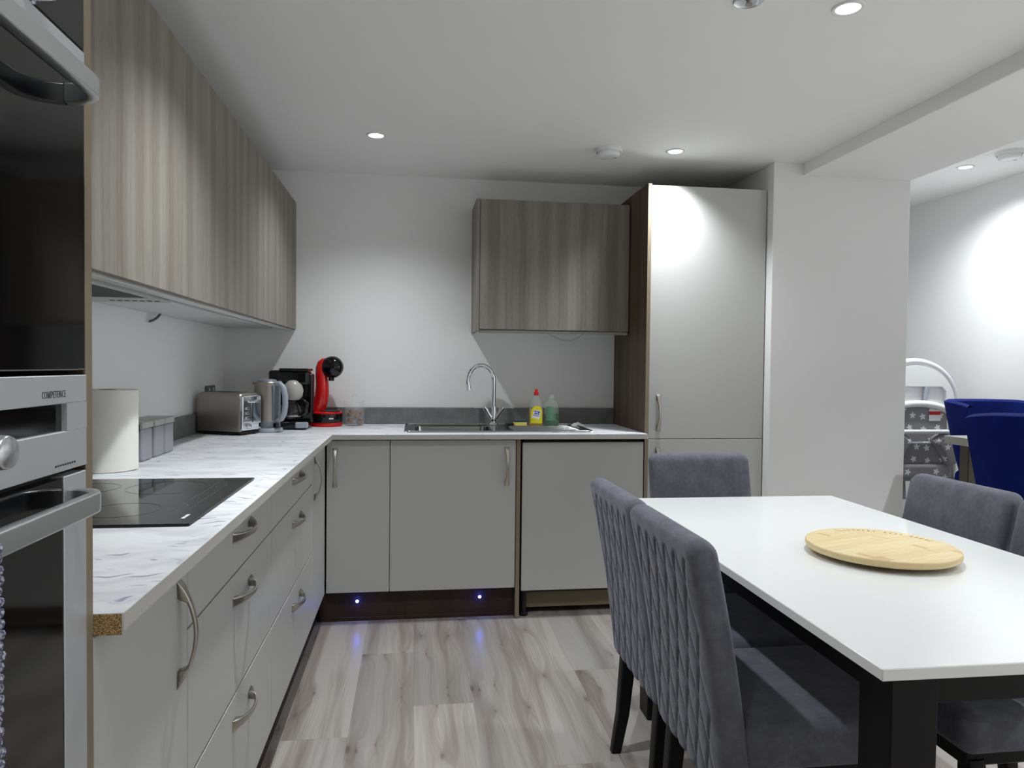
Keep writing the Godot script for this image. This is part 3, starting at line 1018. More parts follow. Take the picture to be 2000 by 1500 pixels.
# ------------------------------------------------------------------ things on the worktop
func build_worktop_things():
	var t := thing("paper_towel_roll", "white paper towel roll standing beside the hob", "paper towel", Vector3(-0.492, TOP, 1.075))
	var q := MB.new()
	q.lathe([Vector2(0.023, 0.236), Vector2(0.023, 0.002), Vector2(0.023, 0.002), Vector2(0.079, 0.001), Vector2(0.080, 0.003), Vector2(0.080, 0.003), Vector2(0.080, 0.234), Vector2(0.0785, 0.236), Vector2(0.0785, 0.236), Vector2(0.023, 0.236)], Vector3.ZERO, 48)
	part(t, "sheet_roll", q, M.paper)
	q = MB.new()
	q.lathe([Vector2(0.0225, 0.002), Vector2(0.0225, 0.2365), Vector2(0.0225, 0.2365), Vector2(0.021, 0.2365), Vector2(0.021, 0.2365), Vector2(0.021, 0.002)], Vector3.ZERO, 24)
	part(t, "core", q, M.cardboard)

	var can: Node3D
	var cl := ["small grey storage canister right behind the paper towel roll", "small grey storage canister, middle one of the row of three", "small grey storage canister at the toaster end of the row"]
	for k in 3:
		var pos := Vector3(-0.499, TOP, [0.867, 0.757, 0.659][k])
		if k == 0:
			can = thing("canister", cl[0], "canister", pos, 0.0, "grey kitchen canisters by the left wall")
			q = MB.new()
			q.rbox(Vector3(0, 0.053, 0), Vector3(0.088, 0.106, 0.088), 0.008)
			part(can, "body", q, M.canister_grey)
			q = MB.new()
			q.rbox(Vector3(0, 0.116, 0), Vector3(0.093, 0.022, 0.093), 0.004)
			part(can, "lid", q, M.canister_lid, "pale grey lid")
			q = MB.new()
			q.rbox(Vector3(0.03, 0.108, 0.0475), Vector3(0.014, 0.022, 0.005), 0.0015)
			part(can, "clip", q, M.dark_print)
		else:
			copy(can, cl[k], pos)

	# toaster, turned towards the room
	t = thing("toaster", "brushed steel two-slice toaster with chrome end panel", "toaster", Vector3(-0.432, TOP, -0.047), 0.0)
	t.rotation.y = -deg_to_rad(24.0)
	q = MB.new()
	# outline of the long shell seen from the end: rounded shoulders
	var rows := []
	var Lh := 0.118
	var W2 := 0.073
	for st in [[-1.0, 0.0], [-0.97, 0.6], [-0.9, 0.9], [-0.8, 1.0], [0.8, 1.0], [0.9, 0.93], [0.965, 0.72], [1.0, 0.35]]:
		var ring := PackedVector3Array()
		var s: float = st[1]
		var hw := W2 - 0.012 * (1.0 - s)
		var top := 0.188 - 0.03 * (1.0 - s)
		for c in [[-hw, 0.016], [-hw, 0.1], [-hw, top - 0.022], [-hw + 0.004, top - 0.01], [-hw + 0.012, top - 0.003], [-hw + 0.024, top], [0, top], [hw - 0.024, top], [hw - 0.012, top - 0.003], [hw - 0.004, top - 0.01], [hw, top - 0.022], [hw, 0.1], [hw, 0.016]]:
			ring.append(Vector3(st[0] * Lh, c[1], c[0]))
		rows.append(ring)
	q.grid(rows, false)
	q.fan(rows[0], true)
	part(t, "shell", q, M.brushed_steel)
	q = MB.new()
	q.rbox(Vector3(0.003, 0.010, 0), Vector3(0.222, 0.014, 0.132), 0.005)
	part(t, "base", q, M.black_matte)
	q = MB.new()
	q.rbox(Vector3(Lh - 0.001, 0.097, 0), Vector3(0.02, 0.156, 0.136), 0.009)
	var fp := part(t, "end_panel", q, M.chrome, "polished chrome end panel")
	q = MB.new()
	q.bb(Vector3(Lh + 0.0088, 0.055, -0.0035), Vector3(Lh + 0.0098, 0.155, 0.0005), 0.0)
	part(fp, "lever_slot", q, M.black_matte)
	q = MB.new()
	q.rbox(Vector3(Lh + 0.018, 0.148, -0.012), Vector3(0.022, 0.014, 0.05), 0.006)
	part(t, "lever", q, M.chrome)
	for k in 3:
		q = MB.new()
		q.rbox(Vector3(Lh + 0.0105, 0.118 - 0.021 * k, 0.036), Vector3(0.005, 0.011, 0.022), 0.002)
		part(t, "button", q, M.chrome)
	q = MB.new()
	q.at(Transform3D(Basis(Vector3.BACK, -PI / 2), Vector3(Lh + 0.009, 0.04, 0.036)))
	q.lathe([Vector2(0.013, 0), Vector2(0.012, 0.012), Vector2(0.010, 0.014), Vector2(0.0001, 0.0145)], Vector3.ZERO, 20)
	part(t, "dial", q, M.chrome)
	for s in [-0.025, 0.025]:
		q = MB.new()
		q.bb(Vector3(-0.085, 0.1878, s - 0.012), Vector3(0.075, 0.1886, s + 0.012), 0.0)
		part(t, "bread_slot", q, M.black_matte)
	for fx in [-0.085, 0.095]:
		for fz in [-0.05, 0.05]:
			q = MB.new()
			q.lathe([Vector2(0.009, 0.005), Vector2(0.008, 0), Vector2(0.0001, 0)], Vector3(fx, 0, fz), 12)
			part(t, "foot", q, M.black_matte)

	# jug kettle
	t = thing("kettle", "brushed steel jug kettle with grey handle", "kettle", Vector3(-0.283, TOP, -0.138), deg_to_rad(-34.0))
	q = MB.new()
	q.lathe([Vector2(0.0001, 0), Vector2(0.070, 0), Vector2(0.072, 0.006), Vector2(0.068, 0.017), Vector2(0.064, 0.02)], Vector3(0.008, 0, 0), 36, 0.9)
	part(t, "power_base", q, M.pale_grey_plastic)
	q = MB.new()
	q.lathe([Vector2(0.062, 0.02), Vector2(0.064, 0.024), Vector2(0.0635, 0.05), Vector2(0.062, 0.052)], Vector3.ZERO, 36, 0.9)
	part(t, "collar", q, M.grey_plastic)
	q = MB.new()
	q.lathe([Vector2(0.0625, 0.05), Vector2(0.062, 0.12), Vector2(0.059, 0.2), Vector2(0.056, 0.226), Vector2(0.050, 0.234), Vector2(0.042, 0.236)], Vector3.ZERO, 36, 0.9)
	part(t, "jug", q, M.brushed_steel)
	q = MB.new()
	q.lathe([Vector2(0.046, 0.235), Vector2(0.044, 0.242), Vector2(0.03, 0.245), Vector2(0.0001, 0.245)], Vector3.ZERO, 36, 0.9)
	part(t, "lid", q, M.grey_plastic)
	q = MB.new()
	q.tube([Vector3(0.05, 0.222, 0), Vector3(0.08, 0.224, 0), Vector3(0.103, 0.206, 0), Vector3(0.113, 0.17, 0), Vector3(0.114, 0.125, 0), Vector3(0.106, 0.085, 0), Vector3(0.09, 0.063, 0), Vector3(0.06, 0.055, 0)], [0.012, 0.013, 0.0135, 0.013, 0.013, 0.013, 0.013, 0.012], 14)
	part(t, "handle", q, M.pale_grey_plastic, "pale grey plastic handle")
	q = MB.new()
	q.rbox(Vector3(0.059, 0.135, 0), Vector3(0.012, 0.165, 0.05), 0.005)
	part(t, "water_window", q, M.grey_plastic)
	q = MB.new()
	q.rbox(Vector3(0.071, 0.033, 0.012), Vector3(0.02, 0.02, 0.02), 0.004)
	part(t, "switch", q, M.black_gloss)
	q = MB.new()
	q.prism(PackedVector2Array([Vector2(-0.05, 0.2), Vector2(-0.078, 0.228), Vector2(-0.045, 0.232)]), -0.015, 0.015)
	part(t, "spout", q, M.brushed_steel)

	# filter coffee maker
	t = thing("coffee_maker", "black filter coffee maker with glass jug", "coffee maker", Vector3(-0.195, TOP, -0.290), 0.0)
	q = MB.new()
	q.rbox(Vector3(0.012, 0.022, 0.0), Vector3(0.145, 0.044, 0.155), 0.02, 4)
	part(t, "base", q, M.black_gloss)
	q = MB.new()
	q.rbox(Vector3(0.004, 0.15, -0.048), Vector3(0.188, 0.24, 0.06), 0.012)
	part(t, "tank", q, M.black_gloss)
	q = MB.new()
	q.rbox(Vector3(-0.008, 0.25, -0.005), Vector3(0.185, 0.07, 0.13), 0.014)
	part(t, "brew_head", q, M.black_gloss)
	q = MB.new()
	q.rbox(Vector3(0.02, 0.288, 0.0), Vector3(0.14, 0.014, 0.14), 0.006)
	part(t, "lid", q, M.black_gloss)
	q = MB.new()
	q.at(Transform3D(Basis(), Vector3(0.014, 0.19, 0.045)))
	q.lathe([Vector2(0.0001, 0.052), Vector2(0.024, 0.046), Vector2(0.041, 0.028), Vector2(0.048, 0.0), Vector2(0.043, -0.03), Vector2(0.03, -0.046), Vector2(0.0001, -0.05)], Vector3.ZERO, 28)
	part(t, "filter_holder", q, M.warm_grey_plastic, "rounded grey filter holder")
	q = MB.new()
	q.lathe([Vector2(0.036, 0.138), Vector2(0.034, 0.128), Vector2(0.05, 0.11), Vector2(0.055, 0.085), Vector2(0.052, 0.06), Vector2(0.045, 0.047), Vector2(0.0001, 0.046)], Vector3(-0.002, 0, 0.022), 32)
	var jug := part(t, "jug", q, M.coffee_jug_glass, "clear glass coffee jug")
	q = MB.new()
	q.lathe([Vector2(0.039, 0.135), Vector2(0.038, 0.146), Vector2(0.02, 0.15), Vector2(0.0001, 0.15)], Vector3(-0.002, 0, 0.022), 28)
	part(jug, "jug_lid", q, M.black_gloss)
	q = MB.new()
	q.tube([Vector3(0.025, 0.14, 0.03), Vector3(0.06, 0.142, 0.045), Vector3(0.076, 0.125, 0.053), Vector3(0.074, 0.085, 0.053), Vector3(0.052, 0.066, 0.045)], [0.011, 0.012, 0.012, 0.011, 0.009], 12)
	part(jug, "jug_handle", q, M.black_gloss)
	q = MB.new()
	q.lathe([Vector2(0.0535, 0.062), Vector2(0.0545, 0.066), Vector2(0.0535, 0.070)], Vector3(-0.002, 0, 0.022), 32)
	part(jug, "jug_band", q, M.steel)
	q = MB.new()
	q.at(Transform3D(Basis(), Vector3(0.058, 0.0, 0.072)))
	q.rbox(Vector3(0, 0.022, 0), Vector3(0.062, 0.03, 0.018), 0.008)
	part(t, "switch_panel", q, M.pale_grey_plastic)

	# red capsule machine
	t = thing("capsule_coffee_machine", "red and black capsule coffee machine with round head", "coffee maker", Vector3(-0.050, TOP, -0.446), deg_to_rad(-12.0))
	q = MB.new()
	q.lathe([Vector2(0.0001, 0), Vector2(0.080, 0), Vector2(0.082, 0.004), Vector2(0.082, 0.018), Vector2(0.080, 0.02)], Vector3.ZERO, 40)
	part(t, "foot_ring", q, M.red_gloss)
	q = MB.new()
	q.lathe([Vector2(0.080, 0.02), Vector2(0.083, 0.024), Vector2(0.083, 0.062), Vector2(0.08, 0.064)], Vector3.ZERO, 40)
	var bandp := part(t, "base_band", q, M.black_gloss)
	q = MB.new()
	q.at(Transform3D(Basis(Vector3.UP, deg_to_rad(36.0)), Vector3.ZERO))
	q.bb(Vector3(-0.012, 0.039, 0.0826), Vector3(0.012, 0.046, 0.0836), 0.0)
	part(bandp, "maker_mark", q, M.white_print)
	q = MB.new()
	q.lathe([Vector2(0.080, 0.064), Vector2(0.083, 0.066), Vector2(0.082, 0.074), Vector2(0.076, 0.077), Vector2(0.0001, 0.077)], Vector3.ZERO, 40)
	part(t, "base_top", q, M.red_gloss)
	q = MB.new()
	q.lathe([Vector2(0.05, 0.0775), Vector2(0.05, 0.081), Vector2(0.0001, 0.082)], Vector3(0.028, 0, 0.018), 28)
	part(t, "drip_tray", q, M.black_matte)
	q = MB.new()
	var arm := []
	for a in [[-0.052, 0.066, 0.034, 0.05], [-0.046, 0.09, 0.034, 0.044], [-0.030, 0.12, 0.035, 0.038], [-0.022, 0.16, 0.036, 0.036], [-0.021, 0.21, 0.035, 0.033], [-0.025, 0.26, 0.033, 0.031], [-0.026, 0.30, 0.032, 0.028], [-0.020, 0.33, 0.028, 0.023], [-0.010, 0.345, 0.018, 0.013], [-0.006, 0.349, 0.004, 0.004]]:
		var ring := PackedVector3Array()
		for k in 24:
			var an := TAU * k / 24.0
			ring.append(Vector3(a[0] + a[3] * cos(an), a[1], a[2] * sin(an)))
		arm.append(ring)
	q.grid(arm, true, true)
	part(t, "column", q, M.red_gloss)
	q = MB.new()
	q.at(Transform3D(Basis(Vector3.RIGHT, PI / 2) , Vector3(0.032, 0.302, 0.0)))
	q.lathe([Vector2(0.0001, -0.038), Vector2(0.035, -0.035), Vector2(0.052, -0.022), Vector2(0.057, 0.0), Vector2(0.054, 0.02), Vector2(0.040, 0.035), Vector2(0.018, 0.041), Vector2(0.0001, 0.042)], Vector3.ZERO, 36)
	part(t, "head", q, M.black_gloss, "glossy black round head")
	q = MB.new()
	q.lathe([Vector2(0.016, 0.262), Vector2(0.014, 0.232), Vector2(0.0001, 0.232)], Vector3(0.03, 0, 0.01), 20)
	part(t, "nozzle", q, M.black_gloss)

	# glass jar
	t = thing("glass_jar", "clear glass jar of brown capsules with knob lid", "jar", Vector3(0.090, TOP, -0.475))
	q = MB.new()
	q.lathe([Vector2(0.0001, 0.002), Vector2(0.048, 0.0), Vector2(0.051, 0.004), Vector2(0.051, 0.118), Vector2(0.049, 0.122)], Vector3.ZERO, 36)
	part(t, "jar_glass", q, M.clear_glass)
	q = MB.new()
	q.lathe([Vector2(0.053, 0.121), Vector2(0.053, 0.127), Vector2(0.03, 0.133), Vector2(0.008, 0.135), Vector2(0.007, 0.146), Vector2(0.013, 0.154), Vector2(0.012, 0.165), Vector2(0.0001, 0.168)], Vector3.ZERO, 36)
	part(t, "glass_lid", q, M.clear_glass)
	for k in 7:
		q = MB.new()
		var an := k * 2.4
		q.at(Transform3D(Basis(Vector3(cos(an), 0.3, sin(an)).normalized(), 1.0 + k * 0.5), Vector3(0.027 * cos(an), 0.02 + 0.009 * k, 0.027 * sin(an))))
		q.lathe([Vector2(0.0001, 0.011), Vector2(0.011, 0.010), Vector2(0.0145, -0.009), Vector2(0.0165, -0.010), Vector2(0.0001, -0.0115)], Vector3.ZERO, 18)
		var pod := thing("coffee_capsule", "brown coffee capsule lying inside the glass jar", "capsule", t.position, 0.0, "coffee capsules in the glass jar")
		part(pod, "shell", q, M.brown_pod)

	# washing-up things at the sink
	var sy := TOP + 0.0035
	t = thing("washing_up_bottle", "yellow labelled washing-up liquid bottle with red cap", "bottle", Vector3(1.032, sy, -0.375), deg_to_rad(6.0))
	q = MB.new()
	q.lathe([Vector2(0.0001, 0.0), Vector2(0.034, 0.0), Vector2(0.038, 0.006), Vector2(0.0385, 0.07), Vector2(0.036, 0.1), Vector2(0.03, 0.13), Vector2(0.019, 0.15), Vector2(0.012, 0.158), Vector2(0.012, 0.163)], Vector3.ZERO, 32, 0.62)
	part(t, "bottle_body", q, M.clear_bottle)
	q = MB.new()
	q.lathe([Vector2(0.0001, 0.003), Vector2(0.033, 0.003), Vector2(0.0365, 0.008), Vector2(0.037, 0.07), Vector2(0.035, 0.092), Vector2(0.0001, 0.093)], Vector3.ZERO, 32, 0.62)
	part(t, "liquid", q, M.yellow_soap, "yellow liquid")
	q = MB.new()
	q.lathe([Vector2(0.0125, 0.162), Vector2(0.0135, 0.165), Vector2(0.0125, 0.178), Vector2(0.009, 0.181), Vector2(0.0085, 0.19), Vector2(0.006, 0.196), Vector2(0.0001, 0.197)], Vector3.ZERO, 24)
	part(t, "cap", q, M.yellow_cap_red, "red cap")
	q = MB.new()
	var lr := []
	for k in 9:
		var row := PackedVector3Array()
		var v := k / 8.0
		var half := 0.95 if v < 0.55 else 0.95 - 0.62 * pow((v - 0.55) / 0.45, 2.0)
		for j in 13:
			var a := PI * 0.5 + half * (1.0 - 2.0 * j / 12.0)
			row.append(Vector3(0.0392 * cos(a) - 0.002, 0.016 + 0.092 * v, 0.0392 * sin(a) * 0.62 + 0.0006))
		lr.append(row)
	lr.reverse()
	q.grid(lr, false, true)
	part(t, "label", q, M.soap_label, "yellow and white printed label")

	t = thing("hand_soap_bottle", "clear bottle holding green liquid beside yellow bottle", "bottle", Vector3(1.113, sy, -0.37))
	q = MB.new()
	q.lathe([Vector2(0.0001, 0.0), Vector2(0.036, 0.0), Vector2(0.0395, 0.006), Vector2(0.0395, 0.095), Vector2(0.036, 0.115), Vector2(0.025, 0.131), Vector2(0.0135, 0.138), Vector2(0.0125, 0.156)], Vector3.ZERO, 32, 0.75)
	part(t, "bottle_body", q, M.clear_bottle)
	q = MB.new()
	q.lathe([Vector2(0.0001, 0.003), Vector2(0.035, 0.003), Vector2(0.038, 0.008), Vector2(0.038, 0.066), Vector2(0.0001, 0.067)], Vector3.ZERO, 32, 0.75)
	part(t, "liquid", q, M.green_soap, "green liquid")
	q = MB.new()
	q.lathe([Vector2(0.013, 0.15), Vector2(0.013, 0.164), Vector2(0.006, 0.168), Vector2(0.0001, 0.168)], Vector3.ZERO, 20)
	part(t, "cap", q, M.clear_bottle)
	q = MB.new()
	lr = []
	for k in 2:
		var row := PackedVector3Array()
		for j in 9:
			var a := PI * 0.62 + 0.5 * (1.0 - 2.0 * j / 8.0)
			row.append(Vector3(0.0402 * cos(a), 0.03 + 0.075 * (1 - k), 0.0402 * sin(a) * 0.75))
		lr.append(row)
	q.grid(lr, false, true)
	part(t, "label", q, M.green_label)

	t = thing("sponge", "yellow sponge with green scouring top on the drainer", "sponge", Vector3(0.945, sy + 0.0035, -0.36), deg_to_rad(8.0))
	q = MB.new()
	q.rbox(Vector3(0, 0.0105, 0), Vector3(0.062, 0.021, 0.05), 0.004)
	part(t, "foam", q, M.sponge_yellow)
	q = MB.new()
	q.rbox(Vector3(0, 0.0245, 0), Vector3(0.062, 0.008, 0.05), 0.002)
	part(t, "scouring_pad", q, M.scour_green)
	t = thing("scourer", "dark metal scourer beside the yellow sponge", "scourer", Vector3(0.893, sy + 0.001, -0.37))
	q = MB.new()
	var g := RandomNumberGenerator.new()
	g.seed = 3
	for k in 14:
		var p := []
		var c := Vector3(g.randf_range(-0.018, 0.018), 0.008, g.randf_range(-0.014, 0.014))
		for j in 8:
			var a := j * 0.9 + k
			p.append(c + Vector3(0.009 * cos(a), 0.006 * sin(a * 1.3), 0.009 * sin(a)))
		q.tube(p, 0.0022, 5)
	part(t, "wire_ball", q, M.black_matte)
	t = thing("dishcloth", "small crumpled white cloth at the end of the drainer", "cloth", Vector3(1.27, TOP, -0.43))
	q = MB.new()
	var cr := []
	for k in 9:
		var row := PackedVector3Array()
		for j in 9:
			var x := (j - 4) / 4.0
			var z := (k - 4) / 4.0
			var h := maxf(0.0, 1.0 - x * x) * maxf(0.0, 1.0 - z * z)
			row.append(Vector3(x * 0.042, 0.0005 + 0.02 * h * (0.75 + 0.5 * nz(x * 2.2, z * 2.2, 4.0)), z * 0.03))
		cr.append(row)
	q.grid(cr, false, true)
	part(t, "cloth", q, M.white_plastic)

	t = thing("wall_socket", "grey double wall socket behind the toaster", "socket", Vector3(LEFT, 1.04, -0.30))
	q = MB.new()
	q.rbox(Vector3(0.005, 0, 0), Vector3(0.01, 0.086, 0.146), 0.004)
	part(t, "face_plate", q, M.grey_print)
	for s in [-0.035, 0.035]:
		q = MB.new()
		q.rbox(Vector3(0.011, 0.025, s), Vector3(0.005, 0.016, 0.01), 0.002)
		part(t, "switch", q, M.white_plastic)


# ------------------------------------------------------------------ dining furniture
func build_chair() -> Node3D:
	# faces +x, base at the origin
	var t := thing("dining_chair", "", "chair", Vector3.ZERO, 0.0, "grey velvet dining chairs round the white table")
	var q := MB.new()
	var Wd := 0.205
	var Th := 0.033
	var R := 0.026
	var rows := []
	var y0 := 0.312
	var y1 := 0.852
	var rr := 0.03
	var lv := []
	for k in 4:
		lv.append([y0 + 0.012 * (1.0 - cos(PI / 2 * k / 4.0)) * 0.6, 0.012 * (1.0 - sin(PI / 2 * k / 4.0))])
	var nrow := 84
	for k in nrow + 1:
		lv.append([lerpf(y0 + 0.012, y1 - rr, float(k) / nrow), 0.0])
	for k in range(1, 7):
		var a := PI / 2 * k / 6.0
		lv.append([y1 - rr + rr * sin(a), rr * (1.0 - cos(a))])
	var na := 5.8e-2
	var nb := 0.165
	for l in lv:
		var y: float = l[0]
		var ins: float = l[1]
		var hw := Wd - ins
		var ht := maxf(Th - ins, 0.0035)
		var r := minf(R, ht * 0.95)
		var xo := -0.318 + 0.168 * (y1 - y) + 0.02 * sin(PI * clampf((y - y0) / (y1 - y0), 0.0, 1.0)) * 0.4
		var cx := xo + Th
		var bulge := 0.004 * sin(PI * clampf((y - 0.45) / (y1 - 0.45), 0.0, 1.0))
		var ring := PackedVector3Array()
		# outer, quilted face: from -z to +z at x = -ht
		var nq := 84
		for k in nq + 1:
			var z := lerpf(-(hw - r), hw - r, float(k) / nq)
			var dep := 0.0
			if ins < 0.008 and y < y1 - 0.036:
				var edge := clampf((hw - r - absf(z)) / 0.012, 0.0, 1.0) * clampf((y1 - 0.036 - y) / 0.012, 0.0, 1.0)
				var p := z / na + y / nb
				var m := z / na - y / nb
				var da := absf(p - roundf(p))
				var db := absf(m - roundf(m))
				dep = maxf(exp(-da * da / 0.0042), exp(-db * db / 0.0042)) * 0.0055 * edge
				dep -= 0.003 * sqrt(da * db) * 2.0 * edge
			ring.append(Vector3(cx - ht + dep, y, z))
		for k in range(1, 6):
			var a := PI / 2 * k / 5.0
			ring.append(Vector3(cx - ht + r - r * cos(a), y, hw - r + r * sin(a)))
		for k in range(1, 6):
			var a := PI / 2 * k / 5.0
			ring.append(Vector3(cx + ht - r + r * sin(a), y, hw - r + r * cos(a)))
		for k in range(1, 10):
			var z := lerpf(hw - r, -(hw - r), k / 10.0)
			ring.append(Vector3(cx + ht + bulge * (1.0 - pow(z / hw, 2.0)), y, z))
		for k in range(0, 6):
			var a := PI / 2 * k / 5.0
			ring.append(Vector3(cx + ht - r + r * cos(a), y, -(hw - r) - r * sin(a)))
		for k in range(1, 5):
			var a := PI / 2 * k / 5.0
			ring.append(Vector3(cx - ht + r - r * sin(a), y, -(hw - r) - r * cos(a)))
		rows.append(ring)
	q.grid(rows, true)
	q.fan(rows[0], true)
	q.fan(rows[-1])
	part(t, "backrest", q, M.grey_velvet, "diamond-quilted grey velvet backrest")
	q = MB.new()
	q.rbox(Vector3(0.025, 0.425, 0), Vector3(0.42, 0.10, 0.415), 0.032, 5)
	part(t, "seat", q, M.grey_velvet, "grey velvet seat")
	q = MB.new()
	q.bb(Vector3(-0.17, 0.345, -0.18), Vector3(0.215, 0.38, 0.18), 0.004)
	part(t, "seat_frame", q, M.black_wood)
	for s in [-1.0, 1.0]:
		q = MB.new()
		q.grid([leg_ring(Vector3(0.19, 0.36, s * 0.165), 0.019), leg_ring(Vector3(0.192, 0.0, s * 0.167), 0.014)], true)
		q.fan(leg_ring(Vector3(0.192, 0.0, s * 0.167), 0.014), true)
		part(t, "leg", q, M.black_wood)
		q = MB.new()
		var lr := [leg_ring(Vector3(-0.185, 0.40, s * 0.155), 0.021), leg_ring(Vector3(-0.193, 0.28, s * 0.156), 0.021), leg_ring(Vector3(-0.206, 0.12, s * 0.158), 0.018), leg_ring(Vector3(-0.226, 0.0, s * 0.16), 0.0145)]
		q.grid(lr, true)
		q.fan(lr[-1], true)
		part(t, "leg", q, M.black_wood)
	return t


func leg_ring(c: Vector3, h: float) -> PackedVector3Array:
	var r := PackedVector3Array()
	var k := h * 0.78
	for e in [[-h, -k], [-h, k], [-k, h], [k, h], [h, k], [h, -k], [k, -h], [-k, -h]]:
		r.append(c + Vector3(e[0], 0, e[1]))
	return r


func build_dining():
	var t := thing("dining_table", "white topped dining table with black legs and aprons", "table", Vector3(1.52, 0, 1.586), -0.0086)
	var hx := 0.395
	var hz := 0.7125
	var q := MB.new()
	q.box(Vector3(0, TABLE - 0.01, 0), Vector3(hx * 2, 0.02, hz * 2), 0.0015)
	part(t, "tabletop", q, M.table_white, "glossy white tabletop")
	for s in [[-1, -1], [1, -1], [1, 1], [-1, 1]]:
		q = MB.new()
		q.box(Vector3(s[0] * (hx - 0.055 - 0.043), (TABLE - 0.021) * 0.5, s[1] * (hz - 0.055 - 0.043)), Vector3(0.086, TABLE - 0.021, 0.086), 0.003)
		part(t, "leg", q, M.black_wood)
	for s in [-1, 1]:
		q = MB.new()
		q.box(Vector3(s * (hx - 0.07), TABLE - 0.055, 0), Vector3(0.02, 0.068, hz * 2 - 0.28), 0.001)
		part(t, "apron", q, M.black_wood)
		q = MB.new()
		q.box(Vector3(0, TABLE - 0.055, s * (hz - 0.07)), Vector3(hx * 2 - 0.28, 0.068, 0.02), 0.001)
		part(t, "apron", q, M.black_wood)

	var ch := build_chair()
	ch.position = Vector3(1.25, 0, 1.345)
	ch.set_meta("label", "grey velvet chair on kitchen side, at the fridge end of the table")
	copy(ch, "grey velvet chair on kitchen side, further from the fridge", Vector3(1.245, 0, 1.77))
	copy(ch, "grey velvet chair at the table end, back to the fridge", Vector3(1.525, 0, 0.873), -PI / 2)
	copy(ch, "grey velvet chair in front of the white partition and blue stools", Vector3(1.785, 0, 1.335), PI)
	copy(ch, "grey velvet chair opposite the drawer units, further from partition", Vector3(1.785, 0, 1.765), PI)

	t = thing("lazy_susan", "round bamboo serving board lying on the white table", "serving board", Vector3(1.556, TABLE, 1.672), deg_to_rad(18.0))
	q = MB.new()
	q.lathe([Vector2(0.0001, 0), Vector2(0.09, 0), Vector2(0.09, 0.012), Vector2(0.0001, 0.012)], Vector3.ZERO, 32)
	part(t, "turning_base", q, M.black_matte)
	q = MB.new()
	q.lathe([Vector2(0.0001, 0.012), Vector2(0.170, 0.012), Vector2(0.174, 0.0145), Vector2(0.1755, 0.018), Vector2(0.1755, 0.026), Vector2(0.174, 0.0285), Vector2(0.172, 0.0295), Vector2(0.172, 0.0295), Vector2(0.0001, 0.0295)], Vector3.ZERO, 72)
	var disc := part(t, "board", q, M.bamboo)
	# burnt-in lettering along the far rim, too worn to read
	q = MB.new()
	var g := RandomNumberGenerator.new()
	g.seed = 21
	for k in 20:
		if k == 9 or k == 14:
			continue
		var a := deg_to_rad(-84.0 + 5.1 * k)
		for j in 3:
			var da := g.randf_range(-0.017, 0.017)
			var r0 := 0.137 + g.randf_range(0.0, 0.006)
			var r1 := r0 + g.randf_range(0.005, 0.016)
			var p0 := Vector3(r0 * cos(a + da), 0.0297, r0 * sin(a + da))
			var p1 := Vector3(r1 * cos(a + da * 0.3), 0.0297, r1 * sin(a + da * 0.3))
			var side := Vector3(-sin(a), 0, cos(a)) * 0.0009
			q.quad(p0 - side, p0 + side, p1 + side, p1 - side)
	part(disc, "burnt_lettering", q, M.burnt_mark)


# ------------------------------------------------------------------ beyond the partition
func build_stool() -> Node3D:
	# tub-backed counter stool, faces +z, base at the origin
	var t := thing("counter_stool", "", "stool", Vector3.ZERO, 0.0, "blue velvet counter stools")
	var q := MB.new()
	var rows := []
	var inn := []
	var n := 36
	for k in 15:
		var v := k / 14.0
		var row := PackedVector3Array()
		var row2 := PackedVector3Array()
		for j in n + 1:
			var s := 2.0 * j / n - 1.0
			var a := s * deg_to_rad(98.0)
			var top := 1.03 - 0.022 * pow(absf(s), 8.0)
			var y := lerpf(0.60, top, v)
			var spread := lerpf(0.60, 1.0, pow(v, 0.75))
			var rx := 0.235 * spread
			var rz := 0.215 * spread
			var p := Vector3(rx * signf(sin(a)) * pow(absf(sin(a)), 0.72), y, -rz * signf(cos(a)) * pow(absf(cos(a)), 0.72))
			var nrm := Vector3(sin(a), 0, -cos(a))
			row.append(p)
			row2.append(p - nrm * 0.035)
		rows.append(row)
		inn.append(row2)
	q.grid(rows, false, false)
	q.grid(inn, false, true)
	var edge := [rows[-1], PackedVector3Array(), inn[-1]]
	for j in n + 1:
		edge[1].append((rows[-1][j] + inn[-1][j]) * 0.5 + Vector3(0, 0.012, 0))
	q.grid(edge, false, false)
	for e in [0, n]:
		var c0 := PackedVector3Array()
		var c1 := PackedVector3Array()
		for k in 15:
			c0.append(rows[k][e])
			c1.append(inn[k][e])
		q.grid([c0, c1], false, e == 0)
	part(t, "tub_back", q, M.blue_velvet, "curved blue velvet tub back")
	q = MB.new()
	q.rbox(Vector3(0, 0.625, 0.04), Vector3(0.30, 0.09, 0.36), 0.035, 4)
	part(t, "seat", q, M.blue_velvet)
	for s in [[-1, -1], [1, -1], [1, 1], [-1, 1]]:
		q = MB.new()
		q.tube([Vector3(s[0] * 0.13, 0.59, 0.02 + s[1] * 0.13), Vector3(s[0] * 0.19, 0.0, 0.02 + s[1] * 0.19)], [0.013, 0.009], 12)
		part(t, "leg", q, M.black_matte)
	q = MB.new()
	q.tube([Vector3(-0.165, 0.24, 0.185), Vector3(0.165, 0.24, 0.185)], 0.007, 10)
	part(t, "foot_rail", q, M.black_matte)
	return t


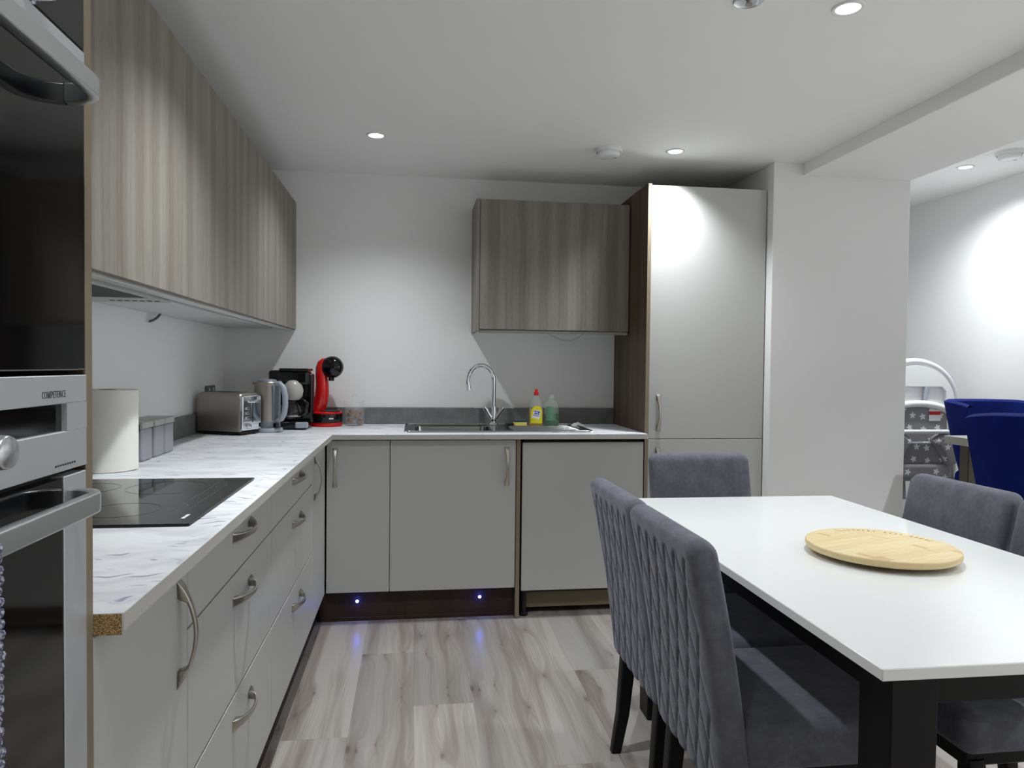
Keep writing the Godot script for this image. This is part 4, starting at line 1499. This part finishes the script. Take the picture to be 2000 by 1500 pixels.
func build_side_room():
	var t := thing("counter_table", "grey wood topped counter table beyond the partition", "table", Vector3(3.25, 0, 0.45))
	slab(t, "tabletop", Vector3(2.885, 0.85, 0.25), Vector3(3.60, 0.887, 0.60), M.oak_grey_top, 0.002)
	for p in [[2.99, 0.285], [3.54, 0.285], [2.99, 0.56], [3.54, 0.56]]:
		var l := w(t)
		l.bb(Vector3(p[0] - 0.028, 0, p[1] - 0.028), Vector3(p[0] + 0.028, 0.85, p[1] + 0.028), 0.003)
		part(t, "leg", l, M.leg_bronze)
	var st := build_stool()
	st.position = Vector3(3.40, 0.0, 0.005)
	st.set_meta("label", "blue velvet stool facing the kitchen behind the counter table")
	copy(st, "blue velvet stool turned away, showing its dark outer back", Vector3(2.755, 0, 0.85), PI)

	# folded highchair against the far wall
	t = thing("highchair", "white folded highchair with grey star patterned cushions", "highchair", Vector3(3.30, 0, -0.5))
	var q := MB.new()
	for s in [-1.0, 1.0]:
		q = MB.new()
		q.tube([Vector3(s * 0.232, 0.0, 0.1), Vector3(s * 0.228, 0.5, 0.055), Vector3(s * 0.225, 0.98, 0.015)], 0.015, 12)
		var l := part(t, "leg", q, M.white_plastic)
		q = MB.new()
		q.rbox(Vector3(s * 0.232, 0.015, 0.11), Vector3(0.036, 0.03, 0.06), 0.01)
		part(l, "foot_cap", q, M.pale_grey_plastic)
		q = MB.new()
		q.tube([Vector3(s * 0.262, 0.0, -0.12), Vector3(s * 0.262, 0.6, -0.05), Vector3(s * 0.26, 1.0, -0.02)], 0.012, 12)
		part(t, "leg", q, M.white_plastic)
		q = MB.new()
		q.rbox(Vector3(s * 0.232, 0.845, 0.03), Vector3(0.05, 0.04, 0.04), 0.012)
		part(t, "joint", q, M.white_plastic)
	# arch of the folded tray
	q = MB.new()
	var arch := []
	for k in 25:
		var a := PI * k / 24.0
		arch.append(Vector3(0.272 * cos(a), 1.0 + 0.245 * sin(a), -0.01))
	q.tube(arch, 0.021, 12)
	part(t, "tray_rim", q, M.off_white_plastic)
	q = MB.new()
	var face := PackedVector2Array()
	for k in 25:
		var a := PI * k / 24.0
		face.append(Vector2(0.252 * cos(a), 1.0 + 0.225 * sin(a)))
	face.append(Vector2(-0.252, 0.97))
	face.append(Vector2(-0.20, 0.97))
	face.append(Vector2(-0.195, 1.075))
	face.append(Vector2(-0.17, 1.10))
	face.append(Vector2(0.17, 1.10))
	face.append(Vector2(0.195, 1.075))
	face.append(Vector2(0.20, 0.97))
	face.append(Vector2(0.252, 0.97))
	q.prism(face, -0.02, 0.012)
	part(t, "tray", q, M.white_plastic)
	q = MB.new()
	q.rbox(Vector3(0, 1.035, -0.012), Vector3(0.40, 0.15, 0.012), 0.004)
	part(t, "back_shell", q, M.white_plastic)
	q = MB.new()
	q.tube([Vector3(0.07, 1.10, 0.01), Vector3(0.06, 1.04, 0.012), Vector3(0.058, 0.99, 0.012)], 0.012, 10)
	part(t, "release_lever", q, M.pale_grey_plastic)
	q = MB.new()
	var bow := []
	for k in 17:
		var a := PI * k / 16.0
		bow.append(Vector3(0.225 * cos(a), 0.915 + 0.085 * sin(a), 0.03))
	q.tube(bow, 0.02, 12)
	part(t, "seat_hoop", q, M.white_plastic)
	q = MB.new()
	q.rbox(Vector3(0, 0.87, 0.01), Vector3(0.40, 0.24, 0.04), 0.018, 4)
	part(t, "back_cushion", q, M.star_fabric)
	q = MB.new()
	q.tube([Vector3(-0.2, 0.81, 0.055), Vector3(-0.16, 0.842, 0.085), Vector3(0.15, 0.842, 0.085), Vector3(0.19, 0.825, 0.065)], 0.012, 12)
	part(t, "front_bar", q, M.white_plastic)
	for s in [-1.0, 1.0]:
		q = MB.new()
		q.at(Transform3D(Basis(Vector3.BACK, s * 0.55), Vector3(s * 0.155, 0.735, 0.06)))
		q.rbox(Vector3.ZERO, Vector3(0.11, 0.21, 0.07), 0.034, 5)
		part(t, "side_bolster", q, M.star_fabric)
	q = MB.new()
	q.rbox(Vector3(0, 0.715, 0.045), Vector3(0.30, 0.13, 0.05), 0.022, 4)
	part(t, "seat_cushion", q, M.star_fabric)
	q = MB.new()
	q.rbox(Vector3(0.0, 0.61, 0.05), Vector3(0.40, 0.10, 0.06), 0.03, 5)
	part(t, "leg_cushion", q, M.star_fabric)
	q = MB.new()
	q.rbox(Vector3(0, 0.565, 0.03), Vector3(0.44, 0.018, 0.09), 0.006)
	part(t, "footrest", q, M.grey_plastic)
	for s in [-1.0, 1.0]:
		q = MB.new()
		q.tube([Vector3(s * 0.10, 0.56, 0.05), Vector3(s * 0.10, 0.45, 0.06)], 0.014, 10)
		part(t, "strap", q, M.grey_plastic)
	q = MB.new()
	q.bb(Vector3(0.07, 0.90, 0.0335), Vector3(0.145, 0.965, 0.0345), 0.0)
	var tag := part(t, "care_tag", q, M.white_plastic, "white sewn label with red band")
	q = MB.new()
	q.bb(Vector3(0.07, 0.935, 0.0345), Vector3(0.145, 0.956, 0.0349), 0.0)
	part(tag, "red_band", q, M.yellow_cap_red)


# ------------------------------------------------------------------ shell of the room
func build_shell():
	var f := setting("floor")
	slab(f, "screed", Vector3(-0.7, -0.12, -1.6), Vector3(3.9, -0.009, 5.5), M.carcass_dark, 0.0)
	var pw := 0.2083
	var meshes := {}
	var rng := RandomNumberGenerator.new()
	rng.seed = 4
	var joints := {-1: 1.003, 0: 0.35, 1: 0.816, 2: -0.02, 3: 1.24, 4: 0.595, 5: 1.1}
	for r in range(-4, 18):
		var x0 := 0.1945 + pw * r
		var z: float = joints.get(r, rng.randf_range(0.0, 1.29)) - 1.29 * 3.0
		while z < 5.42:
			var a := maxf(z, -1.5)
			var b := minf(z + 1.29, 5.42)
			if b - a > 0.02:
				var key := snappedf(b - a, 0.001)
				if not meshes.has(key):
					var q := MB.new()
					q.box(Vector3.ZERO, Vector3(pw - 0.0003, 0.008, key - 0.0004), 0.0)
					meshes[key] = q.mesh()
				var p := part(f, "plank", meshes[key], M["floor_oak_%d" % rng.randi_range(0, 9)])
				p.position = Vector3(x0 + pw * 0.5, -0.004, (a + b) * 0.5)
			z += 1.29
	var wp: Material = M.wall_paint
	for s in [
		["wall_back", Vector3(-0.7, 0, BACK - 0.12), Vector3(2.128, 2.4, BACK)],
		["wall_left", Vector3(LEFT - 0.12, 0, BACK - 0.12), Vector3(LEFT, 2.4, 5.5)],
		["wall_partition", Vector3(2.128, 0, -1.62), Vector3(2.858, 2.42, 0.012)],
		["wall_alcove", Vector3(2.858, 0, -1.62), Vector3(3.86, 2.42, -1.5)],
		["wall_right", Vector3(3.74, 0, -1.5), Vector3(3.86, 2.42, 5.5)],
		["wall_front", Vector3(-0.7, 0, 5.38), Vector3(3.74, 2.42, 5.5)],
	]:
		var o := setting(s[0])
		slab(o, "plaster", s[1], s[2], wp, 0.002)
	var c := setting("ceiling")
	slab(c, "plasterboard", Vector3(-0.7, CEIL, BACK - 0.1), Vector3(2.29, CEIL + 0.12, 5.45), M.ceiling_paint, 0.0)
	c = setting("ceiling_right")
	slab(c, "plasterboard", Vector3(2.84, CEIL_SIDE, -1.6), Vector3(3.8, CEIL_SIDE + 0.1, 5.45), M.ceiling_paint, 0.0)
	c = setting("trim_1")
	slab(c, "boxed_beam", Vector3(2.283, 2.145, 0.011), Vector3(2.858, 2.42, 5.45), M.ceiling_paint, 0.003)


func _ready():
	# ---- camera: about 24 mm equivalent, turned a little right, tipped a little down
	var cam := Camera3D.new()
	cam.name = "camera"
	var yaw := 0.1372
	var pitch := -0.0252
	var roll := 0.011
	var fwd := Vector3(sin(yaw) * cos(pitch), sin(pitch), -cos(yaw) * cos(pitch))
	var right := Vector3(cos(yaw), 0, sin(yaw))
	var up := right.cross(fwd)
	cam.transform = Transform3D(Basis(right * cos(roll) + up * sin(roll), up * cos(roll) - right * sin(roll), -fwd), Vector3(0.396, 1.1925, 3.295))
	cam.fov = rad_to_deg(2.0 * atan(750.0 / 1387.0))
	cam.near = 0.02
	cam.far = 60.0
	add_child(cam)
	cam.current = true

	var we := WorldEnvironment.new()
	we.name = "surroundings"
	var env := Environment.new()
	env.background_mode = Environment.BG_COLOR
	env.background_color = Color(0.002, 0.002, 0.003)
	env.tonemap_mode = Environment.TONE_MAPPER_LINEAR
	env.tonemap_exposure = 1.06
	env.sdfgi_enabled = true
	env.ssao_enabled = true
	env.ssil_enabled = true
	we.environment = env
	add_child(we)

	make_materials()
	build_shell()

	# ---- downlights on their grid: place, brightness and where it is
	var first: Node3D
	for d in [
		[0.223, CEIL, 0.088, 1.25, 64.0, "downlight over the worktop corner by the coffee makers"],
		[1.595, CEIL, 0.092, 1.9, 58.5, "downlight just in front of the tall fridge housing"],
		[1.589, CEIL, 1.432, 1.05, 58.5, "downlight right above the white dining table"],
		[0.223, CEIL, 1.432, 2.4, 58.5, "downlight above the drawer units and hob"],
		[0.223, CEIL, 2.77, 0.55, 58.5, "downlight beside the oven housing"],
		[1.595, CEIL, 2.77, 0.5, 58.5, "downlight past the end of the dining table"],
		[3.352, CEIL_SIDE, -0.216, 2.1, 76.0, "downlight over the blue stools beyond the partition"],
		[3.352, CEIL_SIDE, 1.75, 6.3, 60.0, "downlight beyond the beam near the counter table"],
		[3.352, CEIL_SIDE, 3.1, 6.3, 60.0, "downlight beyond the beam opposite the dining table"],
		[0.9, CEIL, 4.6, 3.0, 52.0, "downlight near the front wall past the oven housing"],
		[1.9, CEIL, 4.6, 3.0, 52.0, "downlight near the front wall past the dining table"],
		[3.352, CEIL_SIDE, 4.5, 3.0, 52.0, "downlight beyond the beam near the front wall"],
	]:
		var at := Vector3(d[0], d[1], d[2])
		var o: Node3D = copy(first, d[5], at) if first else make_downlight(d[5], at)
		first = first if first else o
		var lamp: SpotLight3D = o.get_node("lamp_light")
		lamp.light_energy = d[3]
		lamp.spot_angle = d[4]

	build_units()
	build_tower()
	build_hob_sink()
	build_dining()
	build_side_room()
	build_worktop_things()

	smoke_alarm("round white smoke alarm on the ceiling beside fridge downlight", Vector3(1.282, CEIL, 0.069), 0.062)
	smoke_alarm("round white smoke alarm on the ceiling beyond the beam", Vector3(3.365, CEIL_SIDE, 0.06), 0.062)
	var t := thing("sprinkler_head", "chrome ceiling sprinkler head above the dining table", "sprinkler", Vector3(1.297, CEIL, 1.43))
	var q := MB.new()
	q.lathe([Vector2(0.043, 0), Vector2(0.043, -0.003), Vector2(0.039, -0.006), Vector2(0.02, -0.0065), Vector2(0.0001, -0.0065)], Vector3.ZERO, 32)
	part(t, "rose", q, M.chrome)
	q = MB.new()
	q.lathe([Vector2(0.007, -0.006), Vector2(0.007, -0.012), Vector2(0.010, -0.013), Vector2(0.010, -0.0145), Vector2(0.0001, -0.0145)], Vector3.ZERO, 20)
	part(t, "nozzle", q, M.brushed_steel)
